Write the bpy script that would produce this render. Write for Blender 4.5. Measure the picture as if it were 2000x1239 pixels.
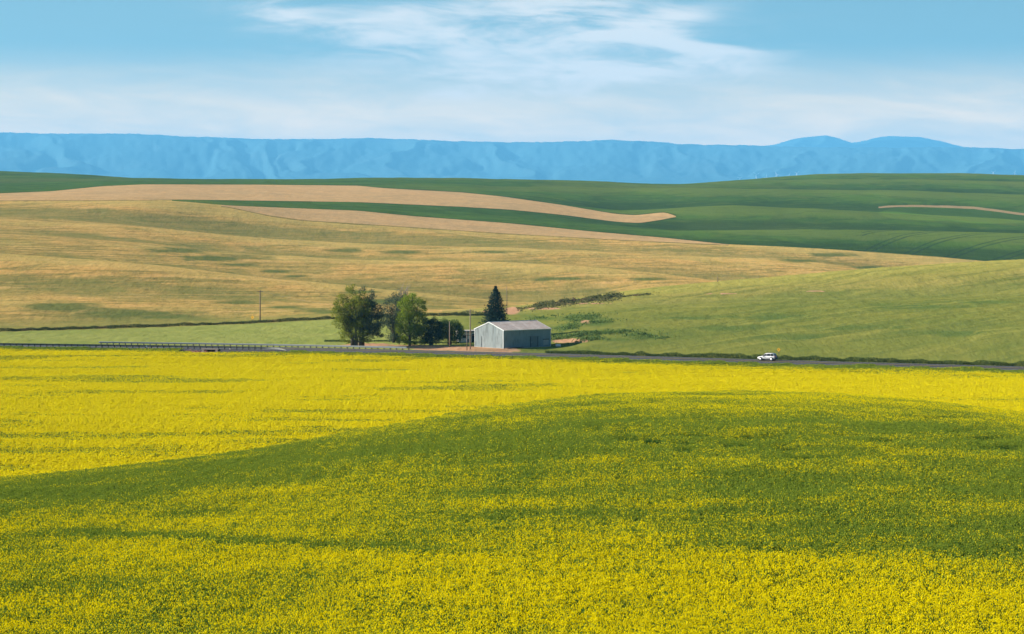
import bpy, bmesh, math, random
import numpy as np
from mathutils import Vector, Matrix

for o in list(bpy.data.objects):
    bpy.data.objects.remove(o, do_unlink=True)
scene = bpy.context.scene
COL = scene.collection
R = math.radians

# ---------------------------------------------------------------- camera
EYE = 32.0            # eye height above the valley floor, metres
F = 85.0 / 36.0 * 2000.0   # focal length in photograph pixels
VH = 430.0            # photograph row of eye level
cam_d = bpy.data.cameras.new("camera")
cam_d.lens = 85.0
cam_d.sensor_width = 36.0
cam_d.shift_y = -(619.5 - VH) / 2000.0
cam_d.clip_start = 0.5
cam_d.clip_end = 200000.0
cam = bpy.data.objects.new("camera", cam_d)
cam.location = (0, 0, EYE)
cam.rotation_euler = (R(90), 0, 0)
COL.objects.link(cam)
scene.camera = cam

# ---------------------------------------------------------------- light
SUN_EL = 24.0
SUN_AZ = -77.0        # degrees clockwise from the viewing direction (+Y): from the left, a little beyond the fields
SKY_STRENGTH = 0.050
world = bpy.data.worlds.new("World")
scene.world = world
world.use_nodes = True
wt = world.node_tree
wt.nodes.clear()


class NT:
    """small helper for node trees"""
    def __init__(self, tree):
        self.t = tree

    def n(self, kind, **kw):
        nd = self.t.nodes.new(kind)
        for k, v in kw.items():
            setattr(nd, k, v)
        return nd

    def link(self, a, b):
        self.t.links.new(a, b)

    def put(self, sock, v):
        if hasattr(v, "is_output") or isinstance(v, bpy.types.NodeSocket):
            self.t.links.new(v, sock)
        else:
            try:
                sock.default_value = v
            except Exception:
                sock.default_value = (v[0], v[1], v[2], 1.0)

    def math(self, op, a, b=0.0, c=0.0, clamp=False):
        nd = self.n("ShaderNodeMath", operation=op)
        nd.use_clamp = clamp
        for i, v in enumerate((a, b, c)):
            self.put(nd.inputs[i], v)
        return nd.outputs[0]

    def vmath(self, op, a, b=(0, 0, 0)):
        nd = self.n("ShaderNodeVectorMath", operation=op)
        self.put(nd.inputs[0], a)
        self.put(nd.inputs[1], b)
        return nd.outputs[0]

    def comb(self, x, y, z):
        nd = self.n("ShaderNodeCombineXYZ")
        for i, v in enumerate((x, y, z)):
            self.put(nd.inputs[i], v)
        return nd.outputs[0]

    def noise(self, vec, scale, detail=3.0, rough=0.55, dist=0.0):
        nd = self.n("ShaderNodeTexNoise")
        self.put(nd.inputs["Vector"], vec)
        nd.inputs["Scale"].default_value = scale
        nd.inputs["Detail"].default_value = detail
        nd.inputs["Roughness"].default_value = rough
        nd.inputs["Distortion"].default_value = dist
        return nd.outputs["Fac"]

    def smooth(self, x, lo, hi, a=0.0, b=1.0):
        nd = self.n("ShaderNodeMapRange", interpolation_type='SMOOTHSTEP')
        self.put(nd.inputs[0], x)
        for i, v in enumerate((lo, hi, a, b)):
            self.put(nd.inputs[i + 1], v)
        return nd.outputs[0]

    def mix(self, f, a, b):
        nd = self.n("ShaderNodeMix", data_type='RGBA')
        self.put(nd.inputs[0], f)
        self.put(nd.inputs[6], a if not isinstance(a, tuple) else (*a, 1.0))
        self.put(nd.inputs[7], b if not isinstance(b, tuple) else (*b, 1.0))
        return nd.outputs[2]

    def attr(self, name, kind='GEOMETRY'):
        nd = self.n("ShaderNodeAttribute", attribute_type=kind, attribute_name=name)
        return nd.outputs["Fac"]


w = NT(wt)
sky = w.n("ShaderNodeTexSky", sky_type='NISHITA')
sky.sun_disc = False
sky.sun_elevation = R(SUN_EL)
sky.sun_rotation = R(SUN_AZ)
sky.altitude = 700.0
sky.air_density = 1.0
sky.dust_density = 0.25
sky.ozone_density = 3.0
tc = w.n("ShaderNodeTexCoord")
sep = w.n("ShaderNodeSeparateXYZ")
w.link(tc.outputs["Generated"], sep.inputs[0])
azi = w.math('ARCTAN2', sep.outputs[0], sep.outputs[1])
ele = w.math('ARCSINE', sep.outputs[2])
# thin high cloud: long soft fibres, all round the sky
cv = w.comb(azi, ele, 0.0)
warp = w.noise(w.vmath('MULTIPLY', cv, (9.0, 26.0, 1.0)), 1.0, 3.0, 0.55)
warp = w.math('SUBTRACT', warp, 0.5)
fib = w.comb(w.math('ADD', w.math('MULTIPLY', azi, 20.0), w.math('MULTIPLY', ele, 26.0)),
             w.math('ADD', w.math('MULTIPLY', ele, 105.0), w.math('MULTIPLY', warp, 1.6)), 3.7)
fibre = w.noise(fib, 1.0, 6.0, 0.58, 0.35)
bank = w.noise(w.comb(w.math('MULTIPLY', azi, 6.0), w.math('MULTIPLY', ele, 22.0), 1.3), 1.0, 3.0, 0.5, 0.3)


def blob(a, e, ra, re, tilt=0.0, gain=1.0):
    """a soft bank of cloud centred on an azimuth and elevation of the sky"""
    da = w.math('DIVIDE', w.math('SUBTRACT', azi, a), ra)
    de = w.math('SUBTRACT', ele, e)
    de = w.math('SUBTRACT', de, w.math('MULTIPLY', w.math('SUBTRACT', azi, a), tilt))
    de = w.math('DIVIDE', w.math('ADD', de, w.math('MULTIPLY', warp, 0.010)), re)
    r2 = w.math('ADD', w.math('MULTIPLY', da, da), w.math('MULTIPLY', de, de))
    return w.math('MULTIPLY', w.math('POWER', 2.718, w.math('MULTIPLY', r2, -1.0)), gain)


def sky_dir(u, v):
    return (u - 1000.0) / F, (VH - v) / F


CLOUDS = [  # photograph column, row, half width, half height (px), tilt, gain
    (560, 40, 130, 26, -0.22, 0.85), (760, 75, 150, 40, -0.10, 0.75), (820, 25, 90, 14, 0.0, 0.55),
    (1030, 60, 130, 55, 0.0, 0.75), (1180, 45, 150, 40, -0.18, 0.65), (1310, 38, 100, 20, 0.26, 0.62),
    (1230, 60, 90, 22, 0.1, 0.5), (880, 168, 105, 20, 0.0, 1.1), (1090, 160, 90, 22, 0.02, 0.95),
    (1330, 112, 160, 24, 0.09, 0.95), (1290, 150, 170, 24, 0.0, 0.8), (480, 178, 110, 16, -0.15, 0.45),
    (950, 105, 470, 95, 0.0, 0.55), (60, 246, 120, 12, 0.0, 0.3),
]
total = None
for (cu, cvv, du, dv, tl, g) in CLOUDS:
    a0, e0 = sky_dir(cu, cvv)
    b_ = blob(a0, e0, du * 1.25 / F, dv * 1.35 / F, tl, g)
    total = b_ if total is None else w.math('ADD', total, b_)
# the same kind of thin cloud elsewhere in the sky
els = w.math('MULTIPLY', w.smooth(bank, 0.56, 0.78), w.smooth(w.math('ABSOLUTE', azi), 0.24, 0.5, 0.0, 0.55))
total = w.math('ADD', total, els)
soft = w.smooth(fibre, 0.28, 0.72, 0.10, 1.15)
cl = w.math('MULTIPLY', total, soft)
cl = w.smooth(cl, 0.02, 1.4, 0.0, 0.66)
# pale bank low along the whole horizon
low_bank = w.math('MULTIPLY', w.smooth(ele, 0.026, 0.074, 1.0, 0.0), w.smooth(fibre, 0.2, 0.8, 0.45, 0.85))
low_bank = w.math('MULTIPLY', low_bank, w.smooth(ele, -0.01, 0.01))
cl = w.math('MULTIPLY', cl, w.smooth(ele, -0.01, 0.01))
hs = w.n("ShaderNodeMix", data_type='RGBA', blend_type='MULTIPLY')
hs.inputs[0].default_value = 1.0
w.link(sky.outputs[0], hs.inputs[6])
hs.inputs[7].default_value = (0.69, 0.72, 0.61, 1.0)
CLOUD_COL = (12.5, 9.9, 7.8)
BANK_COL = (32.0, 17.5, 4.5)
skycol = w.mix(low_bank, hs.outputs[2], BANK_COL)
skycol = w.mix(cl, skycol, CLOUD_COL)
bg = w.n("ShaderNodeBackground")
w.link(skycol, bg.inputs[0])
bg.inputs[1].default_value = SKY_STRENGTH
wo = w.n("ShaderNodeOutputWorld")
w.link(bg.outputs[0], wo.inputs[0])

sun_d = bpy.data.lights.new("sun", 'SUN')
sun_d.energy = 5.0
sun_d.angle = R(0.53)
sun_d.color = (1.0, 0.92, 0.80)
sun = bpy.data.objects.new("sun", sun_d)
to_sun = Vector((math.sin(R(SUN_AZ)) * math.cos(R(SUN_EL)), math.cos(R(SUN_AZ)) * math.cos(R(SUN_EL)), math.sin(R(SUN_EL))))
sun.rotation_euler = to_sun.to_track_quat('Z', 'Y').to_euler()
COL.objects.link(sun)

scene.view_settings.view_transform = 'Standard'
scene.view_settings.look = 'None'
scene.view_settings.exposure = 1.5
scene.view_settings.gamma = 1.0
scene.view_settings.use_curve_mapping = False
scene.cycles.max_bounces = 5
scene.cycles.transparent_max_bounces = 12
scene.cycles.volume_bounces = 0
scene.cycles.use_denoising = True


# ---------------------------------------------------------------- helpers
def hash2(ix, iy, seed):
    h = (ix.astype(np.int64) * 374761393 + iy.astype(np.int64) * 668265263 + seed * 1442695041) & 0x7fffffff
    h = ((h ^ (h >> 13)) * 1274126177) & 0x7fffffff
    return ((h ^ (h >> 16)) & 0xffff) / 65535.0


def vnoise(x, y, seed=0):
    ix = np.floor(x); iy = np.floor(y)
    fx = x - ix; fy = y - iy
    fx = fx * fx * fx * (fx * (fx * 6 - 15) + 10); fy = fy * fy * fy * (fy * (fy * 6 - 15) + 10)
    a = hash2(ix, iy, seed); b = hash2(ix + 1, iy, seed)
    c = hash2(ix, iy + 1, seed); d = hash2(ix + 1, iy + 1, seed)
    return (a * (1 - fx) + b * fx) * (1 - fy) + (c * (1 - fx) + d * fx) * fy


def fbm(x, y, octaves=4, seed=0, gain=0.5):
    s = 0.0; a = 1.0; t = 0.0
    for k in range(octaves):
        s = s + a * (vnoise(x, y, seed + k * 17) * 2 - 1); t += a
        x = x * 2.03 + 11.3; y = y * 2.03 - 7.7; a *= gain
    return s / t


def sstep(x, lo, hi):
    t = np.clip((x - lo) / (hi - lo), 0, 1)
    return t * t * (3 - 2 * t)


def gsmooth(a, sig):
    n = int(sig * 3) + 1
    k = np.exp(-0.5 * (np.arange(-n, n + 1) / sig) ** 2); k /= k.sum()
    return np.convolve(np.pad(a, n, mode='edge'), k, mode='valid')


def link(o, parent=None):
    COL.objects.link(o)
    if parent is not None:
        o.parent = parent
    return o


def tag(o, label=None, cat=None, group=None, kind=None):
    if label: o["label"] = label
    if cat: o["category"] = cat
    if group: o["group"] = group
    if kind: o["kind"] = kind
    return o


def empty(name, loc, rz=0.0):
    o = bpy.data.objects.new(name, None)
    o.empty_display_size = 0.3
    o.location = loc
    o.rotation_euler = (0, 0, rz)
    return link(o)


def copy_tree(o, parent=None):
    c = o.copy()
    COL.objects.link(c)
    if parent is not None:
        c.parent = parent
    for ch in list(o.children):
        copy_tree(ch, c)
    return c


def np_mesh(name, verts, faces, mats=None, smooth=False, midx=None, attrs=None):
    """mesh from numpy arrays; faces is (n,3) or (n,4)"""
    me = bpy.data.meshes.new(name)
    verts = np.asarray(verts, dtype=np.float32); faces = np.asarray(faces, dtype=np.int32)
    nf, k = faces.shape
    me.vertices.add(len(verts)); me.vertices.foreach_set("co", verts.ravel())
    me.loops.add(nf * k); me.loops.foreach_set("vertex_index", faces.ravel())
    me.polygons.add(nf)
    me.polygons.foreach_set("loop_start", np.arange(0, nf * k, k, dtype=np.int32))
    me.polygons.foreach_set("loop_total", np.full(nf, k, dtype=np.int32))
    if smooth:
        me.polygons.foreach_set("use_smooth", np.ones(nf, dtype=bool))
    if midx is not None:
        me.polygons.foreach_set("material_index", np.asarray(midx, dtype=np.int32))
    for m in (mats or []):
        me.materials.append(m)
    for an, av in (attrs or {}).items():
        a = me.attributes.new(an, 'FLOAT', 'POINT'); a.data.foreach_set("value", np.asarray(av, dtype=np.float32).ravel())
    me.update(calc_edges=True)
    me.validate()
    return me


class MB:
    """collects boxes, tubes and polygons for ONE mesh object"""
    def __init__(self):
        self.v = []; self.f = []; self.sm = []

    def poly(self, pts, faces, smooth=False):
        b = len(self.v)
        self.v += [tuple(p) for p in pts]
        for f in faces:
            self.f.append([b + i for i in f]); self.sm.append(smooth)

    def box(self, c, s, rz=0.0):
        hx, hy, hz = s[0] / 2, s[1] / 2, s[2] / 2
        ca, sa = math.cos(rz), math.sin(rz)
        p = []
        for z in (-hz, hz):
            for (x, y) in ((-hx, -hy), (hx, -hy), (hx, hy), (-hx, hy)):
                p.append((c[0] + x * ca - y * sa, c[1] + x * sa + y * ca, c[2] + z))
        self.poly(p, [(3, 2, 1, 0), (4, 5, 6, 7), (0, 1, 5, 4), (1, 2, 6, 5), (2, 3, 7, 6), (3, 0, 4, 7)])

    def tube(self, pts, rad, n=8, cap=True):
        pts = [Vector(p) for p in pts]
        if not hasattr(rad, "__len__"):
            rad = [rad] * len(pts)
        b = len(self.v)
        ref = None
        for i, p in enumerate(pts):
            d = (pts[min(i + 1, len(pts) - 1)] - pts[max(i - 1, 0)])
            d = d.normalized() if d.length > 1e-9 else Vector((0, 0, 1))
            if ref is None:
                ref = Vector((1, 0, 0)) if abs(d.x) < 0.9 else Vector((0, 1, 0))
            s = d.cross(ref).normalized(); t = s.cross(d).normalized(); ref = t.cross(s) if False else ref
            for k in range(n):
                a = 2 * math.pi * k / n
                q = p + (s * math.cos(a) + t * math.sin(a)) * rad[i]
                self.v.append(tuple(q))
        for i in range(len(pts) - 1):
            for k in range(n):
                k2 = (k + 1) % n
                self.f.append([b + i * n + k, b + i * n + k2, b + (i + 1) * n + k2, b + (i + 1) * n + k]); self.sm.append(True)
        if cap:
            self.f.append([b + k for k in range(n)][::-1]); self.sm.append(False)
            self.f.append([b + (len(pts) - 1) * n + k for k in range(n)]); self.sm.append(False)

    def mesh(self, name, mat):
        me = bpy.data.meshes.new(name)
        me.from_pydata(self.v, [], self.f)
        me.polygons.foreach_set("use_smooth", self.sm)
        if mat is not None:
            me.materials.append(mat)
        me.update()
        return me

    def build(self, name, mat, parent=None):
        return link(bpy.data.objects.new(name, self.mesh(name, mat)), parent)


def material(name):
    m = bpy.data.materials.new(name)
    m.use_nodes = True
    m.node_tree.nodes.clear()
    return m, NT(m.node_tree)


def simple_mat(name, col, rough=0.7, var=0.15, scale=3.0, metal=0.0, spec=0.3, bump=0.0, dirt=None, dirt_lo=0.55, dirt_hi=0.75, stretch=(1, 1, 1), coord="Object"):
    m, t = material(name)
    tcn = t.n("ShaderNodeTexCoord")
    vec = t.vmath('MULTIPLY', tcn.outputs[coord], stretch)
    nz = t.noise(vec, scale, 4.0, 0.6)
    c = t.mix(nz, tuple(x * (1 - var) for x in col), tuple(min(1, x * (1 + var)) for x in col))
    if dirt is not None:
        n2 = t.noise(vec, scale * 0.35, 5.0, 0.65)
        c = t.mix(t.smooth(n2, dirt_lo, dirt_hi), c, dirt)
    p = t.n("ShaderNodeBsdfPrincipled")
    t.put(p.inputs["Base Color"], c)
    p.inputs["Roughness"].default_value = rough
    p.inputs["Metallic"].default_value = metal
    p.inputs["Specular IOR Level"].default_value = spec
    if bump > 0:
        b = t.n("ShaderNodeBump")
        b.inputs["Strength"].default_value = bump
        b.inputs["Distance"].default_value = 0.02
        t.link(nz, b.inputs["Height"])
        t.link(b.outputs[0], p.inputs["Normal"])
    o = t.n("ShaderNodeOutputMaterial")
    t.link(p.outputs[0], o.inputs[0])
    return m


def leaf_mat(name, dark, light, trans=0.3, scale=0.35, third=None):
    """foliage: diffuse with some light passing through; hue varies from clump to clump"""
    m, t = material(name)
    g = t.n("ShaderNodeNewGeometry")
    nz = t.noise(g.outputs["Position"], scale, 3.0, 0.6)
    rn = t.attr("rnd")
    f = t.math('ADD', t.math('MULTIPLY', t.math('SUBTRACT', nz, 0.5), 1.6), t.math('ADD', 0.12, t.math('MULTIPLY', rn, 0.75)), clamp=True)
    c = t.mix(f, dark, light)
    if third is not None:
        c = t.mix(t.smooth(t.noise(g.outputs["Position"], scale * 0.6, 2.0), 0.5, 0.68), c, third)
    d = t.n("ShaderNodeBsdfDiffuse"); t.put(d.inputs[0], c)
    tr = t.n("ShaderNodeBsdfTranslucent"); t.put(tr.inputs[0], c)
    mx = t.n("ShaderNodeMixShader"); mx.inputs[0].default_value = trans
    t.link(d.outputs[0], mx.inputs[1]); t.link(tr.outputs[0], mx.inputs[2])
    o = t.n("ShaderNodeOutputMaterial"); t.link(mx.outputs[0], o.inputs[0])
    return m


# ---------------------------------------------------------------- the lie of the land
def zv(v, Y):
    """height of a point at depth Y seen on row v"""
    return EYE - (np.asarray(v, float) - VH) / F * np.asarray(Y, float)


cols = list(np.arange(-260, 2261, 4.0))
step = 8.0
a = 2260.0
while a < 26000:
    a += step; step *= 1.16
    cols.append(a); cols.insert(0, 2000 - a)
U = np.array(cols)
rows = [5, 12, 20, 30, 42, 56, 70, 84]
a = 96.0
while a < 330: rows.append(a); a += 2.5
while a < 640: rows.append(a); a += 1.8
while a < 1500: rows.append(a); a += 2.6
while a < 3350: rows.append(a); a += 7.0
s_ = 12.0
while a < 36000: rows.append(a); a += s_; s_ *= 1.07
YR = np.array(rows)
NU, NY = len(U), len(YR)


def L(pts, sig=9.0):
    p = np.array(sorted(pts), float)
    core = np.arange(-400, 2401, 4.0)
    val = gsmooth(np.interp(core, p[:, 0], p[:, 1]), sig)
    return np.interp(U, core, val)


# rows of the photograph along the crests and hollows, with their depths
VC = L([(-400, 955), (0, 940), (100, 931), (200, 922), (300, 911), (400, 899), (500, 885), (600, 870), (700, 851), (800, 831), (900, 812),
        (1000, 798), (1100, 785), (1200, 776), (1300, 772), (1450, 771), (1600, 774), (1700, 780), (1800, 789), (1900, 800), (2000, 813), (2400, 860)]) - 8.0
YC = L([(-400, 215), (0, 232), (500, 250), (1000, 285), (1450, 300), (2000, 275), (2400, 240)], 30)

keysY, keysZ = [], []


def key(Y, z):
    keysY.append(np.broadcast_to(np.asarray(Y, float), U.shape).copy())
    keysZ.append(np.broadcast_to(np.asarray(z, float), U.shape).copy())


CROP = 0.95           # height of the rape crop
key(0, EYE - 2.2); key(22, EYE - 6.6); key(55, EYE - 13.6)
Z0 = EYE - 18.3
key(98, Z0)
zc = zv(VC, YC) - CROP
mc = -(VC - VH) / F
m0 = 2 * (zc - Z0) / (YC - 98) - mc
m0 = np.clip(m0, -0.05, 0.03)
for s in (0.2, 0.4, 0.6, 0.8):
    h = YC - 98
    z = (2 * s**3 - 3 * s**2 + 1) * Z0 + (s**3 - 2 * s**2 + s) * h * m0 + (-2 * s**3 + 3 * s**2) * zc + (s**3 - s**2) * h * mc
    key(98 + s * h, z)
key(YC, zc)
VAL = L([(-400, -0.9), (900, -0.9), (1300, -0.9), (1600, -0.55), (2000, -0.3), (2400, -0.3)])
key(YC + 24, zc + mc * 24 - 1.0)
key(YC + 82, VAL)
YRD = L([(-400, 612), (0, 602), (500, 585), (1000, 559), (1500, 530), (2000, 505), (2400, 486)])
key(YRD - 60, np.maximum(VAL, -0.7))
key(YRD - 12, np.maximum(VAL + 0.5, 0.22))
key(YRD + 10, 0.95)
BY = L([(-400, 630), (0, 632), (500, 640), (900, 620), (1000, 600), (1150, 575), (1500, 556), (2000, 530), (2400, 515)])
key(BY, L([(-400, 1.2), (500, 1.4), (900, 1.7), (1000, 2.0), (1150, 2.4), (1500, 2.6), (2000, 2.7), (2400, 2.8)]))
Y1 = L([(-400, 650), (0, 660), (250, 685), (500, 703), (750, 715), (870, 712), (1000, 690), (1250, 680), (1500, 670), (1750, 660), (2000, 650), (2400, 640)])
V1 = L([(-400, 656), (0, 648), (250, 640), (500, 631), (650, 623), (750, 619), (870, 617), (1000, 617), (1120, 604), (1250, 597), (1500, 590), (1750, 584), (2000, 579), (2400, 572)])
key(Y1, zv(V1, Y1))
Y2 = Y1 + L([(-400, 40), (900, 36), (1100, 34), (2400, 40)])
V2 = V1 + L([(-400, -7), (870, -4), (1000, 3), (1200, 3.5), (1500, 2), (2000, 1.5), (2400, 2)])
key(Y2, zv(V2, Y2))
Y3 = L([(-400, 770), (700, 780), (870, 775), (1000, 768), (1250, 775), (1500, 790), (2000, 800), (2400, 800)])
V3 = L([(-400, 598), (0, 592), (250, 598), (500, 606), (750, 604), (870, 609), (1000, 600), (1100, 588), (1250, 565), (1400, 550), (1500, 542), (1700, 525), (1900, 512), (2000, 507), (2400, 492)])
key(Y3, zv(V3, Y3))
Y4 = Y3 + 70
V4 = V3 + L([(-400, -30), (0, -32), (500, -26), (750, -14), (870, -6), (1000, 4), (1150, 9), (2400, 12)])
key(Y4, zv(V4, Y4))
Y5 = L([(-400, 960), (0, 950), (500, 930), (870, 910), (1200, 930), (2400, 960)])
V5 = L([(-400, 478), (0, 495), (200, 509), (350, 524), (500, 541), (650, 555), (760, 566), (870, 580), (1000, 592), (1200, 592), (1500, 565), (1800, 530), (2000, 515), (2400, 500)])
key(Y5, zv(V5, Y5))
Y6 = Y5 + 80
key(Y6, zv(V5 + L([(-400, 3), (870, 4), (1100, 0), (1300, -8), (2400, 2)]), Y6))
Y7 = L([(-400, 1190), (500, 1180), (1000, 1160), (1400, 1130), (2000, 1150), (2400, 1150)])
V7 = L([(-400, 440), (0, 457), (250, 474), (500, 496), (650, 506), (850, 509), (1000, 513), (1120, 519), (1250, 530), (1400, 548), (1550, 556), (2000, 520), (2400, 500)])
key(Y7, zv(V7, Y7))
Y8 = Y7 + 70
key(Y8, zv(V7 + L([(-400, -5), (300, -3), (600, 3), (1400, 5), (2400, 3)]), Y8))
Y9 = L([(-400, 1370), (1000, 1350), (2400, 1350)])
V9 = L([(-400, 410), (0, 427), (250, 441), (500, 465), (650, 474), (850, 481), (1000, 485), (1200, 492), (1350, 500), (1500, 505), (1600, 512), (1700, 526), (1800, 536), (2000, 524), (2400, 505)])
key(Y9, zv(V9, Y9))
Y10 = Y9 + 80
key(Y10, zv(V9 + L([(-400, -4), (250, -3), (500, 3), (1300, 4), (1700, 6), (2400, 3)]), Y10))
Y11 = L([(-400, 1560), (2400, 1560)])
V11 = L([(-400, 385), (0, 393), (280, 395), (400, 405), (600, 430), (850, 447), (1000, 457), (1200, 468), (1420, 478), (1550, 483), (1700, 492), (1850, 503), (1910, 509), (2000, 516), (2400, 520)])
key(Y11, zv(V11, Y11))
Y12 = Y11 + 90
key(Y12, zv(V11 + L([(-400, -5), (600, -12), (1000, -8), (1300, -3), (1450, 4), (1700, 7), (2400, 5)]), Y12))
Y13 = L([(-400, 1850), (2400, 1850)])
V13 = L([(-400, 376), (0, 385), (300, 384), (500, 394), (750, 408), (1000, 428), (1200, 444), (1320, 451), (1500, 448), (1700, 450), (2000, 455), (2400, 465)])
key(Y13, zv(V13, Y13))
Y14 = Y13 + 100
key(Y14, zv(V13 + L([(-400, -5), (900, -9), (1250, -4), (1400, 3), (2400, 4)]), Y14))
Y15 = L([(-400, 2150), (2400, 2150)])
V15 = L([(-400, 366), (0, 374), (300, 365), (500, 371), (750, 379), (1000, 394), (1200, 414), (1300, 410), (1400, 402), (1500, 405), (1700, 413), (2000, 432), (2400, 450)])
key(Y15, zv(V15, Y15))
Y16 = Y15 + 120
key(Y16, zv(V15 + L([(-400, -3), (900, -6), (1150, -6), (1350, 2.5), (1650, 3), (1750, -1), (2400, -2)]), Y16))
Y17 = L([(-400, 2560), (2400, 2560)])
V17 = L([(-400, 353), (0, 359), (300, 354), (500, 356), (750, 358), (1000, 364), (1200, 371), (1350, 366), (1500, 369), (1700, 372), (2000, 380), (2400, 392)])
key(Y17, zv(V17, Y17))
Y18 = Y17 + 110
key(Y18, zv(V17 + L([(-400, -1), (1200, -2), (1400, 2), (2400, 3)]), Y18))
Y19 = L([(-400, 2920), (2400, 2920)])
V19 = L([(-400, 340), (0, 344), (150, 345.5), (250, 348), (400, 351), (600, 350), (850, 348), (1000, 350), (1200, 356), (1330, 361), (1450, 354), (1650, 349), (2000, 354), (2400, 362)])
key(Y19, zv(V19, Y19))
key(Y19 + 110, zv(V19 + 2, Y19 + 110))
Y21 = L([(-400, 3260), (2400, 3260)])
V21 = L([(-400, 326), (0, 334), (150, 340), (240, 347), (330, 354), (1000, 362), (1300, 365), (1350, 361), (1420, 354), (1500, 347), (1600, 341), (1700, 338), (1850, 339), (2000, 342), (2400, 352)])
key(Y21, zv(V21, Y21))
key(Y21 + 260, zv(V21 + 10, Y21 + 260))
key(5200, EYE + 20); key(9000, EYE + 70); key(20000, EYE + 220); key(37000, EYE + 430)
KY = np.array(keysY); KZ = np.array(keysZ)


def pchip(x, y, xe):
    h = np.diff(x); d = np.diff(y) / h
    m = np.zeros_like(y)
    w1 = 2 * h[1:] + h[:-1]; w2 = h[1:] + 2 * h[:-1]
    with np.errstate(divide='ignore', invalid='ignore'):
        hm = (w1 + w2) / (w1 / d[:-1] + w2 / d[1:])
    m[1:-1] = np.where(d[:-1] * d[1:] > 0, hm, 0.0)
    m[0] = d[0]; m[-1] = d[-1]
    i = np.clip(np.searchsorted(x, xe) - 1, 0, len(x) - 2)
    t = (xe - x[i]) / h[i]
    return ((2 * t**3 - 3 * t**2 + 1) * y[i] + (t**3 - 2 * t**2 + t) * h[i] * m[i]
            + (-2 * t**3 + 3 * t**2) * y[i + 1] + (t**3 - t**2) * h[i] * m[i + 1])


Z = np.zeros((NY, NU))
for j in range(NU):
    Z[:, j] = pchip(KY[:, j], KZ[:, j], YR)
UU, YY = np.meshgrid(U, YR)
XX = (UU - 1000.0) / F * YY
# round the folds a little along the depth
for _ in range(3):
    Zs = Z.copy()
    Zs[1:-1] = 0.25 * Z[:-2] + 0.5 * Z[1:-1] + 0.25 * Z[2:]
    Z = np.where((YY > 640) & (YY < 3300), Zs, Z)
# gentle swells
amp = 0.16 * sstep(YY, 90, 140) + 0.55 * sstep(YY, 720, 900) + 0.6 * sstep(YY, 1300, 2200)
Z += amp * fbm(XX / 85.0, YY / 120.0, 3, 5)
Z += 0.22 * sstep(YY, 740, 900) * fbm(XX / 16.0 + YY / 60.0, YY / 42.0, 3, 9)
# the uneven top of the standing corn on the slopes
Z += 0.16 * sstep(YY, 566, 600) * (1 - sstep(YY, 1500, 2000)) * fbm(XX / 2.6, YY / 3.4, 2, 31)

# road line in plan
ctrl = [(-900, 742), (-600, 700), (-400, 664), (-260, 633), (-127.5, 602), (-62, 585), (0, 559), (56, 530), (107, 505), (200, 455), (400, 335), (700, 140)]


def catmull(P, n):
    P = [np.array(p, float) for p in P]
    out = []
    for i in range(1, len(P) - 2):
        for k in range(n):
            t = k / n
            p0, p1, p2, p3 = P[i - 1], P[i], P[i + 1], P[i + 2]
            out.append(0.5 * ((2 * p1) + (-p0 + p2) * t + (2 * p0 - 5 * p1 + 4 * p2 - p3) * t * t + (-p0 + 3 * p1 - 3 * p2 + p3) * t**3))
    return np.array(out)


RD = catmull(ctrl, 40)
seg = np.r_[0, np.cumsum(np.hypot(*np.diff(RD, axis=0).T))]
RS = np.arange(0, seg[-1], 1.0)
RP = np.c_[np.interp(RS, seg, RD[:, 0]), np.interp(RS, seg, RD[:, 1])]
for c in (0, 1):
    RP[:, c] = gsmooth(RP[:, c], 12)
RT = np.gradient(RP, axis=0); RT /= np.linalg.norm(RT, axis=1)[:, None]
RN = np.c_[-RT[:, 1], RT[:, 0]]          # points away from the camera
RZ = 1.05 + np.zeros(len(RP))            # road level
TILT = 0.012                             # crossfall towards the camera


def road_sd(x, y):
    """signed distance from the centre line (positive = far side), and station"""
    x = np.asarray(x, float).ravel(); y = np.asarray(y, float).ravel()
    sd = np.empty(len(x)); st = np.empty(len(x), int)
    for a0 in range(0, len(x), 20000):
        dx = x[a0:a0 + 20000, None] - RP[None, :, 0]; dy = y[a0:a0 + 20000, None] - RP[None, :, 1]
        k = np.argmin(dx * dx + dy * dy, axis=1)
        r = np.arange(len(k))
        sd[a0:a0 + 20000] = dx[r, k] * RN[k, 0] + dy[r, k] * RN[k, 1]; st[a0:a0 + 20000] = k
    return sd, st


near = (np.abs(YY - 560) < 190) & (np.abs(XX) < 330)
SD = np.full(Z.shape, 1e3)
sd_, st_ = road_sd(XX[near], YY[near])
SD[near] = sd_
zr = np.full(Z.shape, 0.0); zr[near] = RZ[st_]
prof = np.interp(SD, [-40, -9.2, -7.3, -4.2, 4.2, 5.5, 8.0, 40], [-0.75, -0.66, -0.52, -0.13, 0.0, 0.05, -0.05, 0.1])
wgt = np.where(SD < 0, 1 - sstep(-SD, 9.2, 15.0), 1 - sstep(SD, 7.5, 15.0))
wgt = np.where(near, wgt, 0)
Z = Z * (1 - wgt) + (zr + prof - 0.14) * wgt
# level pad under the barn and yard
bx, by = (983 - 1000) / F * 575.0, 575.0
pad = 1 - sstep(np.hypot((XX - bx - 1.5) / 1.3, (YY - by - 8.5)), 9.0, 15.0)
BARN_Z = 1.42
Z = Z * (1 - pad) + BARN_Z * pad


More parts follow.
